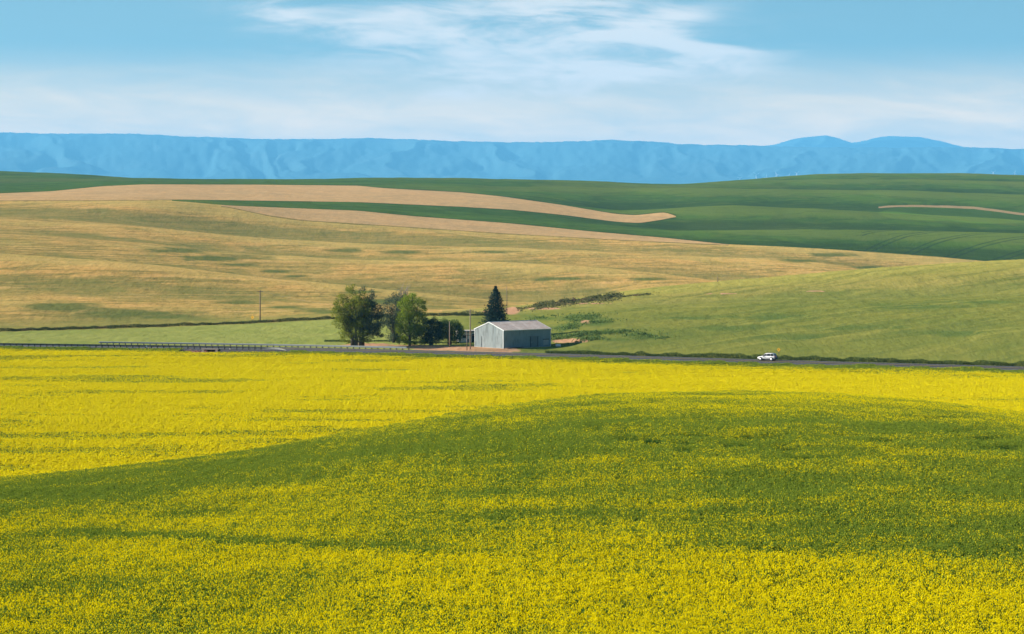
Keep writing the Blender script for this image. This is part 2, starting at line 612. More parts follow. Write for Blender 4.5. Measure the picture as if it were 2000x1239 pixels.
def ground(x, y):
    """height of the ground at a plan position"""
    u = 1000.0 + x / y * F
    i = int(np.clip(np.searchsorted(U, u) - 1, 0, NU - 2)); j = int(np.clip(np.searchsorted(YR, y) - 1, 0, NY - 2))
    tu = (u - U[i]) / (U[i + 1] - U[i]); ty = (y - YR[j]) / (YR[j + 1] - YR[j])
    return float((Z[j, i] * (1 - tu) + Z[j, i + 1] * tu) * (1 - ty) + (Z[j + 1, i] * (1 - tu) + Z[j + 1, i + 1] * tu) * ty)


def ground_many(x, y):
    u = 1000.0 + x / y * F
    i = np.clip(np.searchsorted(U, u) - 1, 0, NU - 2); j = np.clip(np.searchsorted(YR, y) - 1, 0, NY - 2)
    tu = (u - U[i]) / (U[i + 1] - U[i]); ty = (y - YR[j]) / (YR[j + 1] - YR[j])
    return (Z[j, i] * (1 - tu) + Z[j, i + 1] * tu) * (1 - ty) + (Z[j + 1, i] * (1 - tu) + Z[j + 1, i + 1] * tu) * ty


def P(u, Y, dz=0.0):
    x = (u - 1000.0) / F * Y
    return Vector((x, Y, ground(x, Y) + dz))


VV = VH + (EYE - Z) / YY * F             # row on which each ground point lies
VMIN = np.minimum.accumulate(np.where(YY < 96, 1e9, VV), axis=0)


def depth_at(vb, ymin=300.0):
    """for each column the depth at which the visible ground reaches row vb"""
    ok = (VMIN <= vb[None, :]) & (YY > ymin)
    k = np.argmax(ok, axis=0)
    none = ~ok.any(axis=0)
    k = np.clip(k, 1, NY - 1)
    c = np.arange(NU)
    v0, v1 = VMIN[k - 1, c], VMIN[k, c]
    t = np.clip((v0 - vb) / np.maximum(v0 - v1, 1e-6), 0, 1)
    Yd = YR[k - 1] + t * (YR[k] - YR[k - 1])
    return np.where(none, 3300.0, Yd)


def hit(u, v, ymin=300.0):
    j = int(np.argmin(np.abs(U - u)))
    return float(depth_at(np.full(NU, float(v)), ymin)[j])


def Lh(pts):
    return L(pts, 2.0)


# field edges, as depth along each bearing
up1 = depth_at(Lh([(-400, 384), (0, 378), (100, 374), (200, 364), (280, 360.5), (500, 361), (700, 363), (750, 368), (900, 376), (980, 384), (1100, 401), (1200, 418), (1240, 421), (1300, 414.5), (1320, 423), (1330, 424)]), 1400)
lo1 = depth_at(Lh([(-400, 394), (0, 392), (280, 391), (350, 390), (500, 392), (700, 395), (900, 404), (1000, 410), (1100, 420), (1200, 433), (1250, 436), (1300, 428), (1320, 423.4), (1330, 424)]), 1400)
lo2 = depth_at(Lh([(330, 392), (370, 395), (450, 402), (600, 408), (700, 412), (800, 422), (1000, 437), (1150, 452), (1300, 465), (1420, 477.5), (1550, 483), (1700, 492), (1850, 503), (1910, 509), (2000, 516)]), 1300)
lo3 = depth_at(Lh([(430, 402), (450, 405), (520, 420), (590, 430), (700, 437), (850, 447), (1000, 457), (1200, 468), (1420, 478.5)]), 1300)
big = 1e3


def band(lo, hi, u0, u1):
    b = np.minimum(YY - lo[None, :], hi[None, :] - YY)
    return np.where((UU >= u0) & (UU <= u1), b, -big)


fal = np.maximum(band(lo1, up1, -9e9, 1322), band(lo3, lo2, 432, 1424))
grn = np.maximum(np.where(UU < 1322, YY - up1[None, :], -big), band(lo2, lo1, 336, 1322))
grn = np.maximum(grn, np.where(UU >= 1322, YY - lo2[None, :], -big))
y3r = Y3[None, :] + 8
slope = np.where(UU > 860, y3r - YY, -big)                # yellow green slope on the right
slope = np.minimum(slope, (UU - 872 + 0.35 * (660 - VV)) / F * YY * 0.30)
flat = (Y1[None, :] - 4) - YY                             # level light green field on the left
canola = np.where(YY < YRD[None, :] + 60, -SD - 8.6, -big)
canola = np.where((YY < 400) & (np.abs(XX) < 300), big, canola)


def blobs(lst):
    out = np.full(Z.shape, -1.0)
    for (u, v, du, dv) in lst:
        Yh = hit(u, v)
        m = 1 - np.sqrt(((UU - u) / du) ** 2 + ((VV - v) / dv) ** 2)
        m = np.where(np.abs(YY - Yh) < 0.16 * Yh + 10, m, -1.0)
        out = np.maximum(out, m)
    return out


dirt = blobs([(925, 683, 60, 8), (985, 684, 36, 6), (860, 680, 70, 6), (800, 677, 60, 4), (720, 674, 60, 4), (1118, 666, 40, 5), (1100, 667, 28, 4),
              (1000, 607, 17, 9), (1060, 603, 45, 2.5), (960, 609, 22, 3), (1145, 629, 14, 4), (1400, 574, 60, 1.3), (1590, 569, 40, 1.3), (1150, 593, 60, 1.3)])
culv = 1 - np.sqrt((((XX + 71.5) / 9.0) ** 2) + ((SD + 10.0) / 6.0) ** 2)
culv2 = 1 - np.sqrt((((XX + 62.0) / 10.0) ** 2) + ((SD + 7.0) / 2.0) ** 2)
dirt = np.maximum(dirt, np.maximum(culv, culv2))
lush = blobs([(1140, 622, 60, 12), (1110, 640, 45, 10), (1165, 633, 50, 10), (1170, 648, 70, 4), (1250, 655, 40, 7), (1120, 657, 60, 4), (1270, 660, 40, 4), (1200, 664, 40, 4), (1060, 622, 40, 5), (1030, 617, 30, 4),
              (430, 505, 110, 9), (350, 490, 90, 8), (470, 517, 60, 5), (230, 612, 170, 14), (120, 600, 110, 12), (330, 620, 120, 8), (575, 540, 30, 3), (540, 530, 40, 4), (470, 590, 70, 5), (560, 600, 60, 5),
              (680, 490, 60, 6), (780, 492, 60, 5), (960, 492, 60, 4), (1120, 545, 90, 5), (1270, 545, 60, 4), (1700, 523, 40, 5), (1620, 498, 60, 6), (1560, 510, 60, 5), (760, 590, 120, 8), (620, 608, 60, 6), (700, 571, 40, 4),
              (1560, 660, 100, 9), (1660, 640, 120, 8), (1500, 620, 120, 9), (1780, 600, 160, 8), (1850, 650, 120, 9), (1420, 640, 90, 8), (1900, 590, 140, 5), (1350, 622, 80, 6)])
bright = blobs([(1830, 417, 120, 15), (1940, 424, 110, 14)])
tanl = np.abs(YY - depth_at(Lh([(-400, 300), (1690, 300), (1703, 413), (1712, 407), (1725, 404), (1780, 402.5), (1850, 404), (1900, 406), (1950, 412), (1990, 418), (2060, 424)]), 1900)[None, :])
tanl = np.where((UU > 1714) & (UU < 2070), 9.0 - tanl, -big)
# tramlines on the green hills: phase counts passes of the sprayer
ph1 = np.where((UU > 1680) & (YY > 1560) & (YY < 1990), 1.0, 0.0)
tram = np.hypot(XX - 470, (YY - 1470) * 0.55) / 24.0 + 40 * (1 - ph1)

zone = np.zeros(Z.shape, int)            # 0 ground, 1 wheat, 2 fallow, 3 green, 4 slope
zone[(YY > Y1[None, :])] = 1
zone[(slope > 0) & (SD > 8)] = 4
zone[(grn > 0) & (YY > 1300)] = 3
zone[(fal > 0) & (YY > 1300)] = 2

# ---------------------------------------------------------------- terrain material
tm, t = material("field_ground")
g = t.n("ShaderNodeNewGeometry")
pos = g.outputs["Position"]
nb = t.noise(t.vmath('MULTIPLY', pos, (0.010, 0.008, 0.0)), 1.0, 5.0, 0.6, 0.4)
ns = t.noise(t.vmath('MULTIPLY', pos, (0.045, 0.040, 0.0)), 1.0, 5.0, 0.62, 0.6)
nf = t.noise(t.vmath('MULTIPLY', pos, (0.55, 0.22, 0.0)), 1.0, 4.0, 0.65)
nfar = t.noise(t.vmath('MULTIPLY', pos, (0.16, 0.06, 0.0)), 1.0, 4.0, 0.65)
# lodged, wind-combed corn: streaks running across the slope
rot = t.n("ShaderNodeMapping"); rot.inputs["Rotation"].default_value = (0, 0, R(-32)); t.link(pos, rot.inputs[0])
nst = t.noise(t.vmath('MULTIPLY', rot.outputs[0], (0.018, 0.13, 0.0)), 1.0, 5.0, 0.66, 0.8)
rot2 = t.n("ShaderNodeMapping"); rot2.inputs["Rotation"].default_value = (0, 0, R(24)); t.link(pos, rot2.inputs[0])
wv = t.math('MULTIPLY', t.math('SUBTRACT', nb, 0.5), 60.0)
st1 = t.noise(t.vmath('MULTIPLY', t.vmath('ADD', rot.outputs[0], t.comb(0.0, wv, 0.0)), (0.011, 0.15, 0.0)), 1.0, 4.0, 0.7)
st2 = t.noise(t.vmath('MULTIPLY', t.vmath('ADD', rot2.outputs[0], t.comb(0.0, wv, 0.0)), (0.010, 0.12, 0.0)), 1.0, 4.0, 0.7)
stn = t.n("ShaderNodeMix"); t.put(stn.inputs[0], t.smooth(t.noise(t.vmath('MULTIPLY', pos, (0.006, 0.004, 0.0)), 1.0, 2.0, 0.5), 0.45, 0.55)); t.put(stn.inputs[2], st1); t.put(stn.inputs[3], st2)
strk = stn.outputs[0]
a_lush = t.smooth(t.math('ADD', t.attr("lush"), t.math('MULTIPLY', t.math('SUBTRACT', ns, 0.5), 2.4)), -0.05, 0.75)
nmot = t.noise(t.vmath('MULTIPLY', pos, (0.020, 0.014, 0.0)), 1.0, 7.0, 0.70, 1.2)
wheat = t.mix(t.smooth(nb, 0.40, 0.60), (0.64, 0.375, 0.115), (0.51, 0.335, 0.100))
wheat = t.mix(t.smooth(nmot, 0.48, 0.62, 0.0, 0.62), wheat, (0.255, 0.235, 0.062))
wheat = t.mix(t.smooth(nst, 0.49, 0.60, 0.0, 0.70), wheat, (0.235, 0.205, 0.060))
wheat = t.mix(t.smooth(nst, 0.44, 0.34, 0.0, 0.60), wheat, (0.66, 0.41, 0.145))
wheat = t.mix(t.smooth(strk, 0.51, 0.63, 0.0, 0.58), wheat, (0.215, 0.200, 0.058))
wheat = t.mix(t.smooth(strk, 0.46, 0.36, 0.0, 0.60), wheat, (0.68, 0.43, 0.160))
wheat = t.mix(t.smooth(nf, 0.50, 0.72, 0.0, 0.40), wheat, (0.20, 0.175, 0.052))
wheat = t.mix(t.smooth(nf, 0.46, 0.30, 0.0, 0.30), wheat, (0.70, 0.46, 0.18))
cvx = t.math('ADD', t.attr("conv"), t.math('ADD', t.math('MULTIPLY', t.math('SUBTRACT', ns, 0.5), 1.3), t.math('MULTIPLY', t.math('SUBTRACT', nb, 0.5), 1.6)))  # crests lighter, hollows darker by curvature: painted relief shading mixed with crop tone
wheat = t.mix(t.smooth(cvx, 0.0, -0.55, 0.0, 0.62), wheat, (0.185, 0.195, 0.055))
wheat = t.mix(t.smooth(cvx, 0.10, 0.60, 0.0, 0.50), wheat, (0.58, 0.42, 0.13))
wheat = t.mix(t.math('MULTIPLY', a_lush, 0.85), wheat, (0.105, 0.145, 0.040))
wheat = t.mix(t.smooth(t.attr("low"), 0.0, 1.0, 0.0, 0.70), wheat, (0.255, 0.265, 0.062))
flatc = t.mix(t.smooth(ns, 0.35, 0.7), (0.31, 0.32, 0.085), (0.255, 0.285, 0.068))
slopec = t.mix(t.smooth(ns, 0.35, 0.68), (0.215, 0.215, 0.048), (0.155, 0.180, 0.040))
slopec = t.mix(t.smooth(t.math('ADD', t.attr("rise"), t.math('SUBTRACT', ns, 0.5)), 0.35, 1.05, 0.0, 0.85), slopec, (0.37, 0.30, 0.085))
slopec = t.mix(t.smooth(nmot, 0.48, 0.62, 0.0, 0.55), slopec, (0.130, 0.165, 0.040))
slopec = t.mix(t.math('MULTIPLY', t.smooth(nst, 0.50, 0.62), 0.6), slopec, (0.12, 0.15, 0.038))
slopec = t.mix(t.math('MULTIPLY', a_lush, 0.75), slopec, (0.085, 0.135, 0.036))
slopec = t.mix(t.math('MULTIPLY', t.smooth(nf, 0.55, 0.75), 0.55), slopec, (0.11, 0.145, 0.038))
falc = t.mix(t.smooth(nfar, 0.35, 0.7), (0.62, 0.385, 0.175), (0.53, 0.33, 0.145))
falc = t.mix(t.math('MULTIPLY', t.smooth(ns, 0.55, 0.75), 0.35), falc, (0.32, 0.25, 0.12))
greenc = t.mix(t.smooth(nb, 0.35, 0.68), (0.092, 0.165, 0.028), (0.060, 0.118, 0.026))
greenc = t.mix(t.math('MULTIPLY', t.smooth(ns, 0.52, 0.75), 0.45), greenc, (0.120, 0.140, 0.034))
greenc = t.mix(t.smooth(nmot, 0.46, 0.62, 0.0, 0.50), greenc, (0.050, 0.082, 0.022))
greenc = t.mix(t.smooth(t.noise(t.vmath('MULTIPLY', pos, (0.0032, 0.0030, 0.0)), 1.0, 3.0, 0.5, 0.5), 0.52, 0.66, 0.0, 0.55), greenc, (0.15, 0.175, 0.040))
greenc = t.mix(t.math('MULTIPLY', t.smooth(t.attr("bright"), 0.0, 0.12), 0.8), greenc, (0.135, 0.245, 0.036))
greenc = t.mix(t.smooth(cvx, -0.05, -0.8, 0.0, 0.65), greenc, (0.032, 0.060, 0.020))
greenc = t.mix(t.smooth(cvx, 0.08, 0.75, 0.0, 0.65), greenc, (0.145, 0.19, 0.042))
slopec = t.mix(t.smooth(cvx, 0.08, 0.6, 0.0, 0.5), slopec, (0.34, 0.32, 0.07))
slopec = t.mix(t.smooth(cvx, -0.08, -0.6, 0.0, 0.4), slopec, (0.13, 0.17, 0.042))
greenc = t.mix(t.smooth(strk, 0.50, 0.66, 0.0, 0.45), greenc, (0.038, 0.066, 0.018))
greenc = t.mix(t.smooth(strk, 0.46, 0.34, 0.0, 0.40), greenc, (0.12, 0.165, 0.036))
slopec = t.mix(t.smooth(strk, 0.50, 0.66, 0.0, 0.50), slopec, (0.110, 0.145, 0.036))
slopec = t.mix(t.smooth(strk, 0.44, 0.34, 0.0, 0.45), slopec, (0.30, 0.285, 0.065))
flatc = t.mix(t.smooth(strk, 0.50, 0.68, 0.0, 0.30), flatc, (0.21, 0.235, 0.055))
falc = t.mix(t.smooth(nmot, 0.44, 0.62, 0.0, 0.45), falc, (0.42, 0.30, 0.145))
falc = t.mix(t.smooth(strk, 0.52, 0.64, 0.0, 0.45), falc, (0.38, 0.275, 0.14))
falc = t.mix(t.smooth(nf, 0.52, 0.74, 0.0, 0.45), falc, (0.36, 0.25, 0.12))
edge = t.math('MULTIPLY', t.math('SUBTRACT', ns, 0.5), 7.0)
edge2 = t.math('MULTIPLY', t.math('SUBTRACT', nf, 0.5), 3.0)
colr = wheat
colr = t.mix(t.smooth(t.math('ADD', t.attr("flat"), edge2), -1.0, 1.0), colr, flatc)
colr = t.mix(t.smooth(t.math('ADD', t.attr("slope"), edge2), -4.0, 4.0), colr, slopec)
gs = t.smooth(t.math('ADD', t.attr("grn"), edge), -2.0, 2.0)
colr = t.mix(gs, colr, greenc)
colr = t.mix(t.smooth(t.math('ADD', t.attr("fal"), edge), -2.0, 2.0), colr, falc)
fe = t.smooth(t.math('ABSOLUTE', t.math('ADD', t.attr("fal"), t.math('ADD', edge, 5.0))), 2.0, 7.0, 0.55, 0.0)
colr = t.mix(fe, colr, (0.045, 0.060, 0.020))
colr = t.mix(t.math('MULTIPLY', t.smooth(t.math('ADD', t.attr("tanl"), edge), -2.0, 3.0), 0.8), colr, (0.42, 0.28, 0.15))
# sprayer tramlines
fr = t.math('FRACT', t.attr("tram"))
d1 = t.math('ABSOLUTE', t.math('SUBTRACT', fr, 0.40)); d2 = t.math('ABSOLUTE', t.math('SUBTRACT', fr, 0.60))
tl = t.smooth(t.math('MINIMUM', d1, d2), 0.02, 0.05, 1.0, 0.0)
tl = t.math('MULTIPLY', tl, t.math('MULTIPLY', t.attr("tramon"), gs))
colr = t.mix(t.math('MULTIPLY', tl, 0.55), colr, (0.030, 0.055, 0.030))
# soil
soil = t.mix(nf, (0.42, 0.215, 0.115), (0.52, 0.31, 0.19))
soil = t.mix(t.math('MULTIPLY', t.smooth(ns, 0.5, 0.7), 0.6), soil, (0.36, 0.27, 0.14))
ds = t.smooth(t.math('ADD', t.attr("dirt"), t.math('MULTIPLY', t.math('SUBTRACT', nf, 0.5), 1.1)), 0.05, 0.30)
colr = t.mix(ds, colr, soil)
can = t.smooth(t.attr("canola"), -1.0, 0.5)
colr = t.mix(t.math('MULTIPLY', can, t.math('SUBTRACT', 1.0, ds)), colr, t.mix(nf, (0.050, 0.075, 0.020), (0.10, 0.085, 0.040)))
vg = t.smooth(t.math('ADD', t.attr("verge"), edge2), -1.0, 1.0)
colr = t.mix(t.math('MULTIPLY', vg, t.math('SUBTRACT', 1.0, ds)), colr, t.mix(nf, (0.085, 0.12, 0.035), (0.16, 0.17, 0.05)))
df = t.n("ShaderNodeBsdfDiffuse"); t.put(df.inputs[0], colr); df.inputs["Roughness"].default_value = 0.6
bp = t.n("ShaderNodeBump"); bp.inputs["Strength"].default_value = 0.55; bp.inputs["Distance"].default_value = 0.5
t.link(t.math('ADD', nf, t.math('MULTIPLY', nfar, 1.5)), bp.inputs["Height"]); t.link(bp.outputs[0], df.inputs["Normal"])
om = t.n("ShaderNodeOutputMaterial"); t.link(df.outputs[0], om.inputs[0])

def boxsm(a, ky, kx):
    for ax, k in ((0, ky), (1, kx)):
        c = np.cumsum(np.concatenate([np.repeat(np.take(a, [0], ax), k + 1, ax), a, np.repeat(np.take(a, [-1], ax), k, ax)], ax), ax)
        n_ = a.shape[ax]
        a = (np.take(c, np.arange(n_) + 2 * k + 1, ax) - np.take(c, np.arange(n_), ax)) / (2 * k + 1)
    return a


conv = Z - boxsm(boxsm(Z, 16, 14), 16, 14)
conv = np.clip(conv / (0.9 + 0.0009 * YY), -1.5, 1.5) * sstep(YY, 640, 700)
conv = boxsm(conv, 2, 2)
low = np.clip(1 - (YY - Y1[None, :]) / 75.0, 0, 1) * (UU < 1000)
verge = np.where(SD > 0, 9.0 - np.abs(SD - 0), 9.0 - np.abs(SD))
rise = np.clip((YY - BY[None, :]) / (Y3 - BY)[None, :], 0, 1.2)
ATT = dict(rise=rise, conv=conv, lush=lush, low=low, flat=flat, slope=np.where(SD > 5, slope, -50), fal=fal, grn=grn, tanl=tanl, tram=tram,
           tramon=ph1, dirt=dirt, canola=canola, bright=bright, verge=verge)
idx = np.arange(NY * NU).reshape(NY, NU)
quads = np.stack([idx[:-1, :-1], idx[:-1, 1:], idx[1:, 1:], idx[1:, :-1]], -1).reshape(-1, 4)
zq = zone[:-1, :-1].reshape(-1)
allv = np.stack([XX, YY, Z], -1).reshape(-1, 3)
for k, (nm, lab) in enumerate([("ground", "valley floor and near hill under the flowering rape"), ("wheat_hill", "rolling hillside of ripening tan wheat with green hollows"),
                               ("fallow_field", "long pale tan fallow strips curving over the hill"), ("green_hill", "far dark green rolling hills up to the skyline"),
                               ("barley_slope", "yellow green cereal slope rising behind the road")]):
    fq = quads[zq == k]
    used = np.unique(fq)
    remap = np.full(NY * NU, -1, np.int64); remap[used] = np.arange(len(used))
    me = np_mesh(nm, allv[used], remap[fq], [tm], True, None, {n_: v_.reshape(-1)[used] for n_, v_ in ATT.items()})
    tag(link(bpy.data.objects.new(nm, me)), lab, None, None, "structure")

# land behind and beside the viewer
mb = MB()
xs = np.linspace(-9000, 9000, 37); ys = np.linspace(-9000, 4.0, 25)
vv = [(x, y, min(EYE - 2.6, EYE - 3.0 - 0.004 * abs(x) + 3.0 * math.sin(x / 700.0) * math.cos(y / 600.0) - 3.0)) for y in ys for x in xs]
ff = [(j * 37 + i, j * 37 + i + 1, (j + 1) * 37 + i + 1, (j + 1) * 37 + i) for j in range(24) for i in range(36)]
mb.poly(vv, ff, True)
back = mb.build("hilltop", tm)
me = back.data
for n_ in ATT:
    a_ = me.attributes.new(n_, 'FLOAT', 'POINT')
    a_.data.foreach_set("value", np.full(len(me.vertices), {"slope": 50.0, "lush": -1.0, "dirt": -1.0}.get(n_, -50.0), np.float32))
tag(back, None, None, None, "structure")


# ---------------------------------------------------------------- far mountains
mm, t = material("mountain_side")
g = t.n("ShaderNodeNewGeometry")
n1 = t.noise(t.vmath('MULTIPLY', g.outputs["Position"], (0.0006, 0.0003, 0.0014)), 1.0, 5.0, 0.6, 0.6)
n2 = t.noise(t.vmath('MULTIPLY', g.outputs["Position"], (0.003, 0.003, 0.005)), 1.0, 4.0, 0.65)
nsep = t.n("ShaderNodeSeparateXYZ"); t.link(g.outputs["Normal"], nsep.inputs[0])
forest = t.mix(n2, (0.035, 0.085, 0.10), (0.06, 0.12, 0.13))  # forest and grass tinted blue: some distance haze painted into the colour
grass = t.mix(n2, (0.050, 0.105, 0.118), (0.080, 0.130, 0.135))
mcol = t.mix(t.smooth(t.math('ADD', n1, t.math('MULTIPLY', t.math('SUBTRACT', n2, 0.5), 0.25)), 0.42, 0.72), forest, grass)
df = t.n("ShaderNodeBsdfDiffuse"); t.put(df.inputs[0], mcol)
om = t.n("ShaderNodeOutputMaterial"); t.link(df.outputs[0], om.inputs[0])

MU = np.r_[np.arange(-9000, -500, 120.0), np.arange(-500, 2500, 4.0), np.arange(2500, 11001, 120.0)]


def mline(pts, jag, seed):
    p = np.array(pts, float)
    v = np.interp(MU, p[:, 0], p[:, 1])
    return v + jag * fbm(MU / 26.0, MU * 0 + seed, 4, seed) + jag * 0.6 * fbm(MU / 7.0, MU * 0 + seed, 2, seed + 3)


def range_mesh(name, ridge, foot, Ya, Yb, rav, seed, rows_n=90):
    tt = np.linspace(0, 1, rows_n)
    TT, MM_ = np.meshgrid(tt, MU, indexing='ij')
    Yg = Ya + (Yb - Ya) * TT + 800 * fbm(MM_ / 300.0, TT * 2, 2, seed + 5)
    zr_ = EYE - (ridge - VH) / F * Yb; zf_ = EYE - (foot - VH) / F * Ya
    shape = 0.30 * sstep(TT, 0.0, 0.45) + 0.70 * sstep(TT, 0.30, 1.02)
    Zg = zf_[None, :] + (zr_ - zf_)[None, :] * shape
    wx = MM_ / 95.0 + 1.3 * fbm(MM_ / 210.0, TT * 2.2, 3, seed + 2) + (TT - 0.5) * 1.8 * fbm(MM_ / 160.0, TT * 0, 2, seed + 12)
    rid = 1 - np.abs(fbm(wx, TT * 1.6, 3, seed + 8)) * (0.35 + 0.9 * vnoise(MM_ / 240.0, TT * 0.5, seed + 30))
    bell = sstep(TT, 0.12, 0.55) * (1 - sstep(TT, 0.86, 1.0))
    Zg += rav * bell * (rid - 1.0) + rav * 0.08 * bell * fbm(MM_ / 12.0, TT * 14, 3, seed + 21)
    Xg = (MM_ - 1000.0) / F * Yg
    back_ = np.stack([Xg[-1] * 1.06, Yg[-1] * 1.06, Zg[-1] * 0 + zf_.mean()], -1)
    V = np.concatenate([np.stack([Xg, Yg, Zg], -1).reshape(-1, 3), back_])
    n = len(MU)
    ii = np.arange((rows_n + 1) * n).reshape(rows_n + 1, n)
    q = np.stack([ii[:-1, :-1], ii[:-1, 1:], ii[1:, 1:], ii[1:, :-1]], -1).reshape(-1, 4)
    o = link(bpy.data.objects.new(name, np_mesh(name, V, q, [mm], True)))
    return o


ridge1 = mline([(-9000, 262), (-1500, 252), (0, 257), (100, 258.5), (200, 261), (290, 262), (330, 266), (420, 269), (500, 271), (600, 271), (720, 269), (780, 272), (850, 276), (930, 278), (1000, 280),
                (1100, 279), (1200, 275), (1260, 277), (1330, 282), (1500, 285), (1620, 287), (1750, 288), (1850, 288), (1930, 288.5), (1975, 290), (2000, 289), (3000, 280), (11000, 285)], 1.3, 3)
ridge2 = mline([(-9000, 300), (1380, 300), (1480, 288), (1515, 283), (1545, 274), (1580, 269), (1615, 266.5), (1640, 272), (1664, 281), (1690, 276), (1720, 269), (1745, 267.5), (1800, 270), (1840, 278), (1870, 286), (1920, 294), (2100, 302), (11000, 304)], 1.0, 7)
tag(range_mesh("mountain_ridge", ridge1, np.full(len(MU), 372.0), 28000.0, 40000.0, 260.0, 40),
    "long flat-topped blue mountain ridge across the horizon", None, None, "structure")
tag(range_mesh("mountain_peak", ridge2, np.full(len(MU), 330.0), 47500.0, 50000.0, 250.0, 60, 40),
    "pair of rounded blue summits behind the ridge at right", None, None, "structure")

# ---------------------------------------------------------------- the air
hm = bpy.data.materials.new("summer_haze"); hm.use_nodes = True
hm.node_tree.nodes.clear()
t = NT(hm.node_tree)
pv = t.n("ShaderNodeVolumePrincipled")
pv.inputs["Color"].default_value = (0.15, 0.55, 1.0, 1.0)
pv.inputs["Density"].default_value = 3.8e-5
pv.inputs["Anisotropy"].default_value = 0.0
om = t.n("ShaderNodeOutputMaterial"); t.link(pv.outputs[0], om.inputs["Volume"])
mb = MB(); mb.box((0, 22500, 897), (160000, 62000, 1890))
haze = mb.build("haze", hm)
tag(haze, None, None, None, "stuff")


# ---------------------------------------------------------------- road
def road_xy(st, s):
    """plan position at a station and an offset (positive = far side)"""
    x = np.interp(st, RS, RP[:, 0]); y = np.interp(st, RS, RP[:, 1])
    nx = np.interp(st, RS, RN[:, 0]); ny = np.interp(st, RS, RN[:, 1])
    return x + nx * s, y + ny * s


ROADP = ([-10.2, -9.0, -4.25, -4.2, 0.0, 4.2, 4.25, 5.6], [-1.12, -0.72, -0.16, -0.125, 0.0, 0.04, 0.02, -0.02])


def road_z(s):
    return float(np.interp(s, [-9, -4.2, 0, 4.2, 6], [-0.72, -0.125, 0.0, 0.04, 0.0])) + 1.05


def station(u):
    """road station seen in column u"""
    uu = 1000 + RP[:, 0] / RP[:, 1] * F
    k = np.where((RP[:, 1] > 300) & (np.abs(RP[:, 0]) < 330))[0]
    return float(RS[k[np.argmin(np.abs(uu[k] - u))]])


ST0, ST1 = station(-900), station(2700)
if ST0 > ST1: ST0, ST1 = ST1, ST0
sts = np.arange(ST0, ST1, 1.5)


def ribbon(name, offs, zs, mat, parent=None, st=sts, lift=0.0, wob=0.0):
    V = []
    for q, a in enumerate(st):
        for o_, z_ in zip(offs, zs):
            oo = o_
            if wob and o_ == offs[0]:
                oo = o_ + wob * float(fbm(np.array([a / 5.0]), np.array([3.3]), 3, 4)[0])
            x, y = road_xy(a, oo)
            V.append((x, y, 1.05 + z_ + lift))
    n = len(offs)
    Fc = [(i * n + k, (i + 1) * n + k, (i + 1) * n + k + 1, i * n + k + 1) for i in range(len(st) - 1) for k in range(n - 1)]
    mb = MB(); mb.poly(V, Fc, False)
    o = mb.build(name, mat, parent)
    return o


asphalt = simple_mat("asphalt", (0.030, 0.030, 0.036), 0.9, 0.25, 0.7, bump=0.2, coord="Object")
gravel = simple_mat("dark_gravel", (0.036, 0.033, 0.036), 0.95, 0.35, 2.2, bump=0.4, dirt=(0.075, 0.058, 0.05), dirt_lo=0.6, dirt_hi=0.8)
white_paint = simple_mat("road_paint_white", (0.55, 0.55, 0.53), 0.8, 0.25, 2.0)
yellow_paint = simple_mat("road_paint_yellow", (0.55, 0.36, 0.03), 0.8, 0.25, 2.0)
road = ribbon("road", [-4.2, -2.0, 0, 2.0, 4.2], [-0.125, -0.06, 0.0, 0.02, 0.04], asphalt)
tag(road, "dark asphalt country road crossing the valley", None, None, "structure")
sh = ribbon("road_shoulder", [-8.6, -7.3, -5.8, -4.2], [-1.22, -0.50, -0.31, -0.129], gravel, wob=0.5)
tag(sh, "dark gravel bank along the near edge of the road", None, None, "structure")
sh2 = ribbon("road_shoulder", [4.2, 5.0, 6.2], [0.036, 0.02, -0.06], gravel)
tag(sh2, "gravel strip along the far edge of the road", None, None, "structure")
for nm, o0, m_ in (("edge_line", -3.75, white_paint), ("edge_line", 3.75, white_paint), ("centre_line", -0.16, yellow_paint), ("centre_line", 0.16, yellow_paint)):
    zz = [float(np.interp(o0 + d, [-4.2, -2, 0, 2, 4.2], [-0.125, -0.06, 0, 0.02, 0.04])) for d in (-0.06, 0.06)]
    ribbon(nm, [o0 - 0.06, o0 + 0.06], zz, m_, road, lift=0.005)

# ---------------------------------------------------------------- guardrails
galv = simple_mat("galvanised_steel", (0.46, 0.48, 0.47), 0.5, 0.15, 1.5, metal=0.35, spec=0.4)
galv_dark = simple_mat("dark_steel", (0.20, 0.21, 0.20), 0.7, 0.3, 1.5, metal=0.2)  # near rail: darker, duller steel than the far rail
post_wood = simple_mat("treated_timber", (0.085, 0.075, 0.062), 0.9, 0.3, 3.0)
pm = MB(); pm.box((0, 0, 0.36), (0.19, 0.17, 0.78))
post_mesh = pm.mesh("post", post_wood)
bmk = MB(); bmk.box((0, 0, 0.55), (0.14, 0.20, 0.34))
block_mesh = bmk.mesh("spacer_block", post_wood)


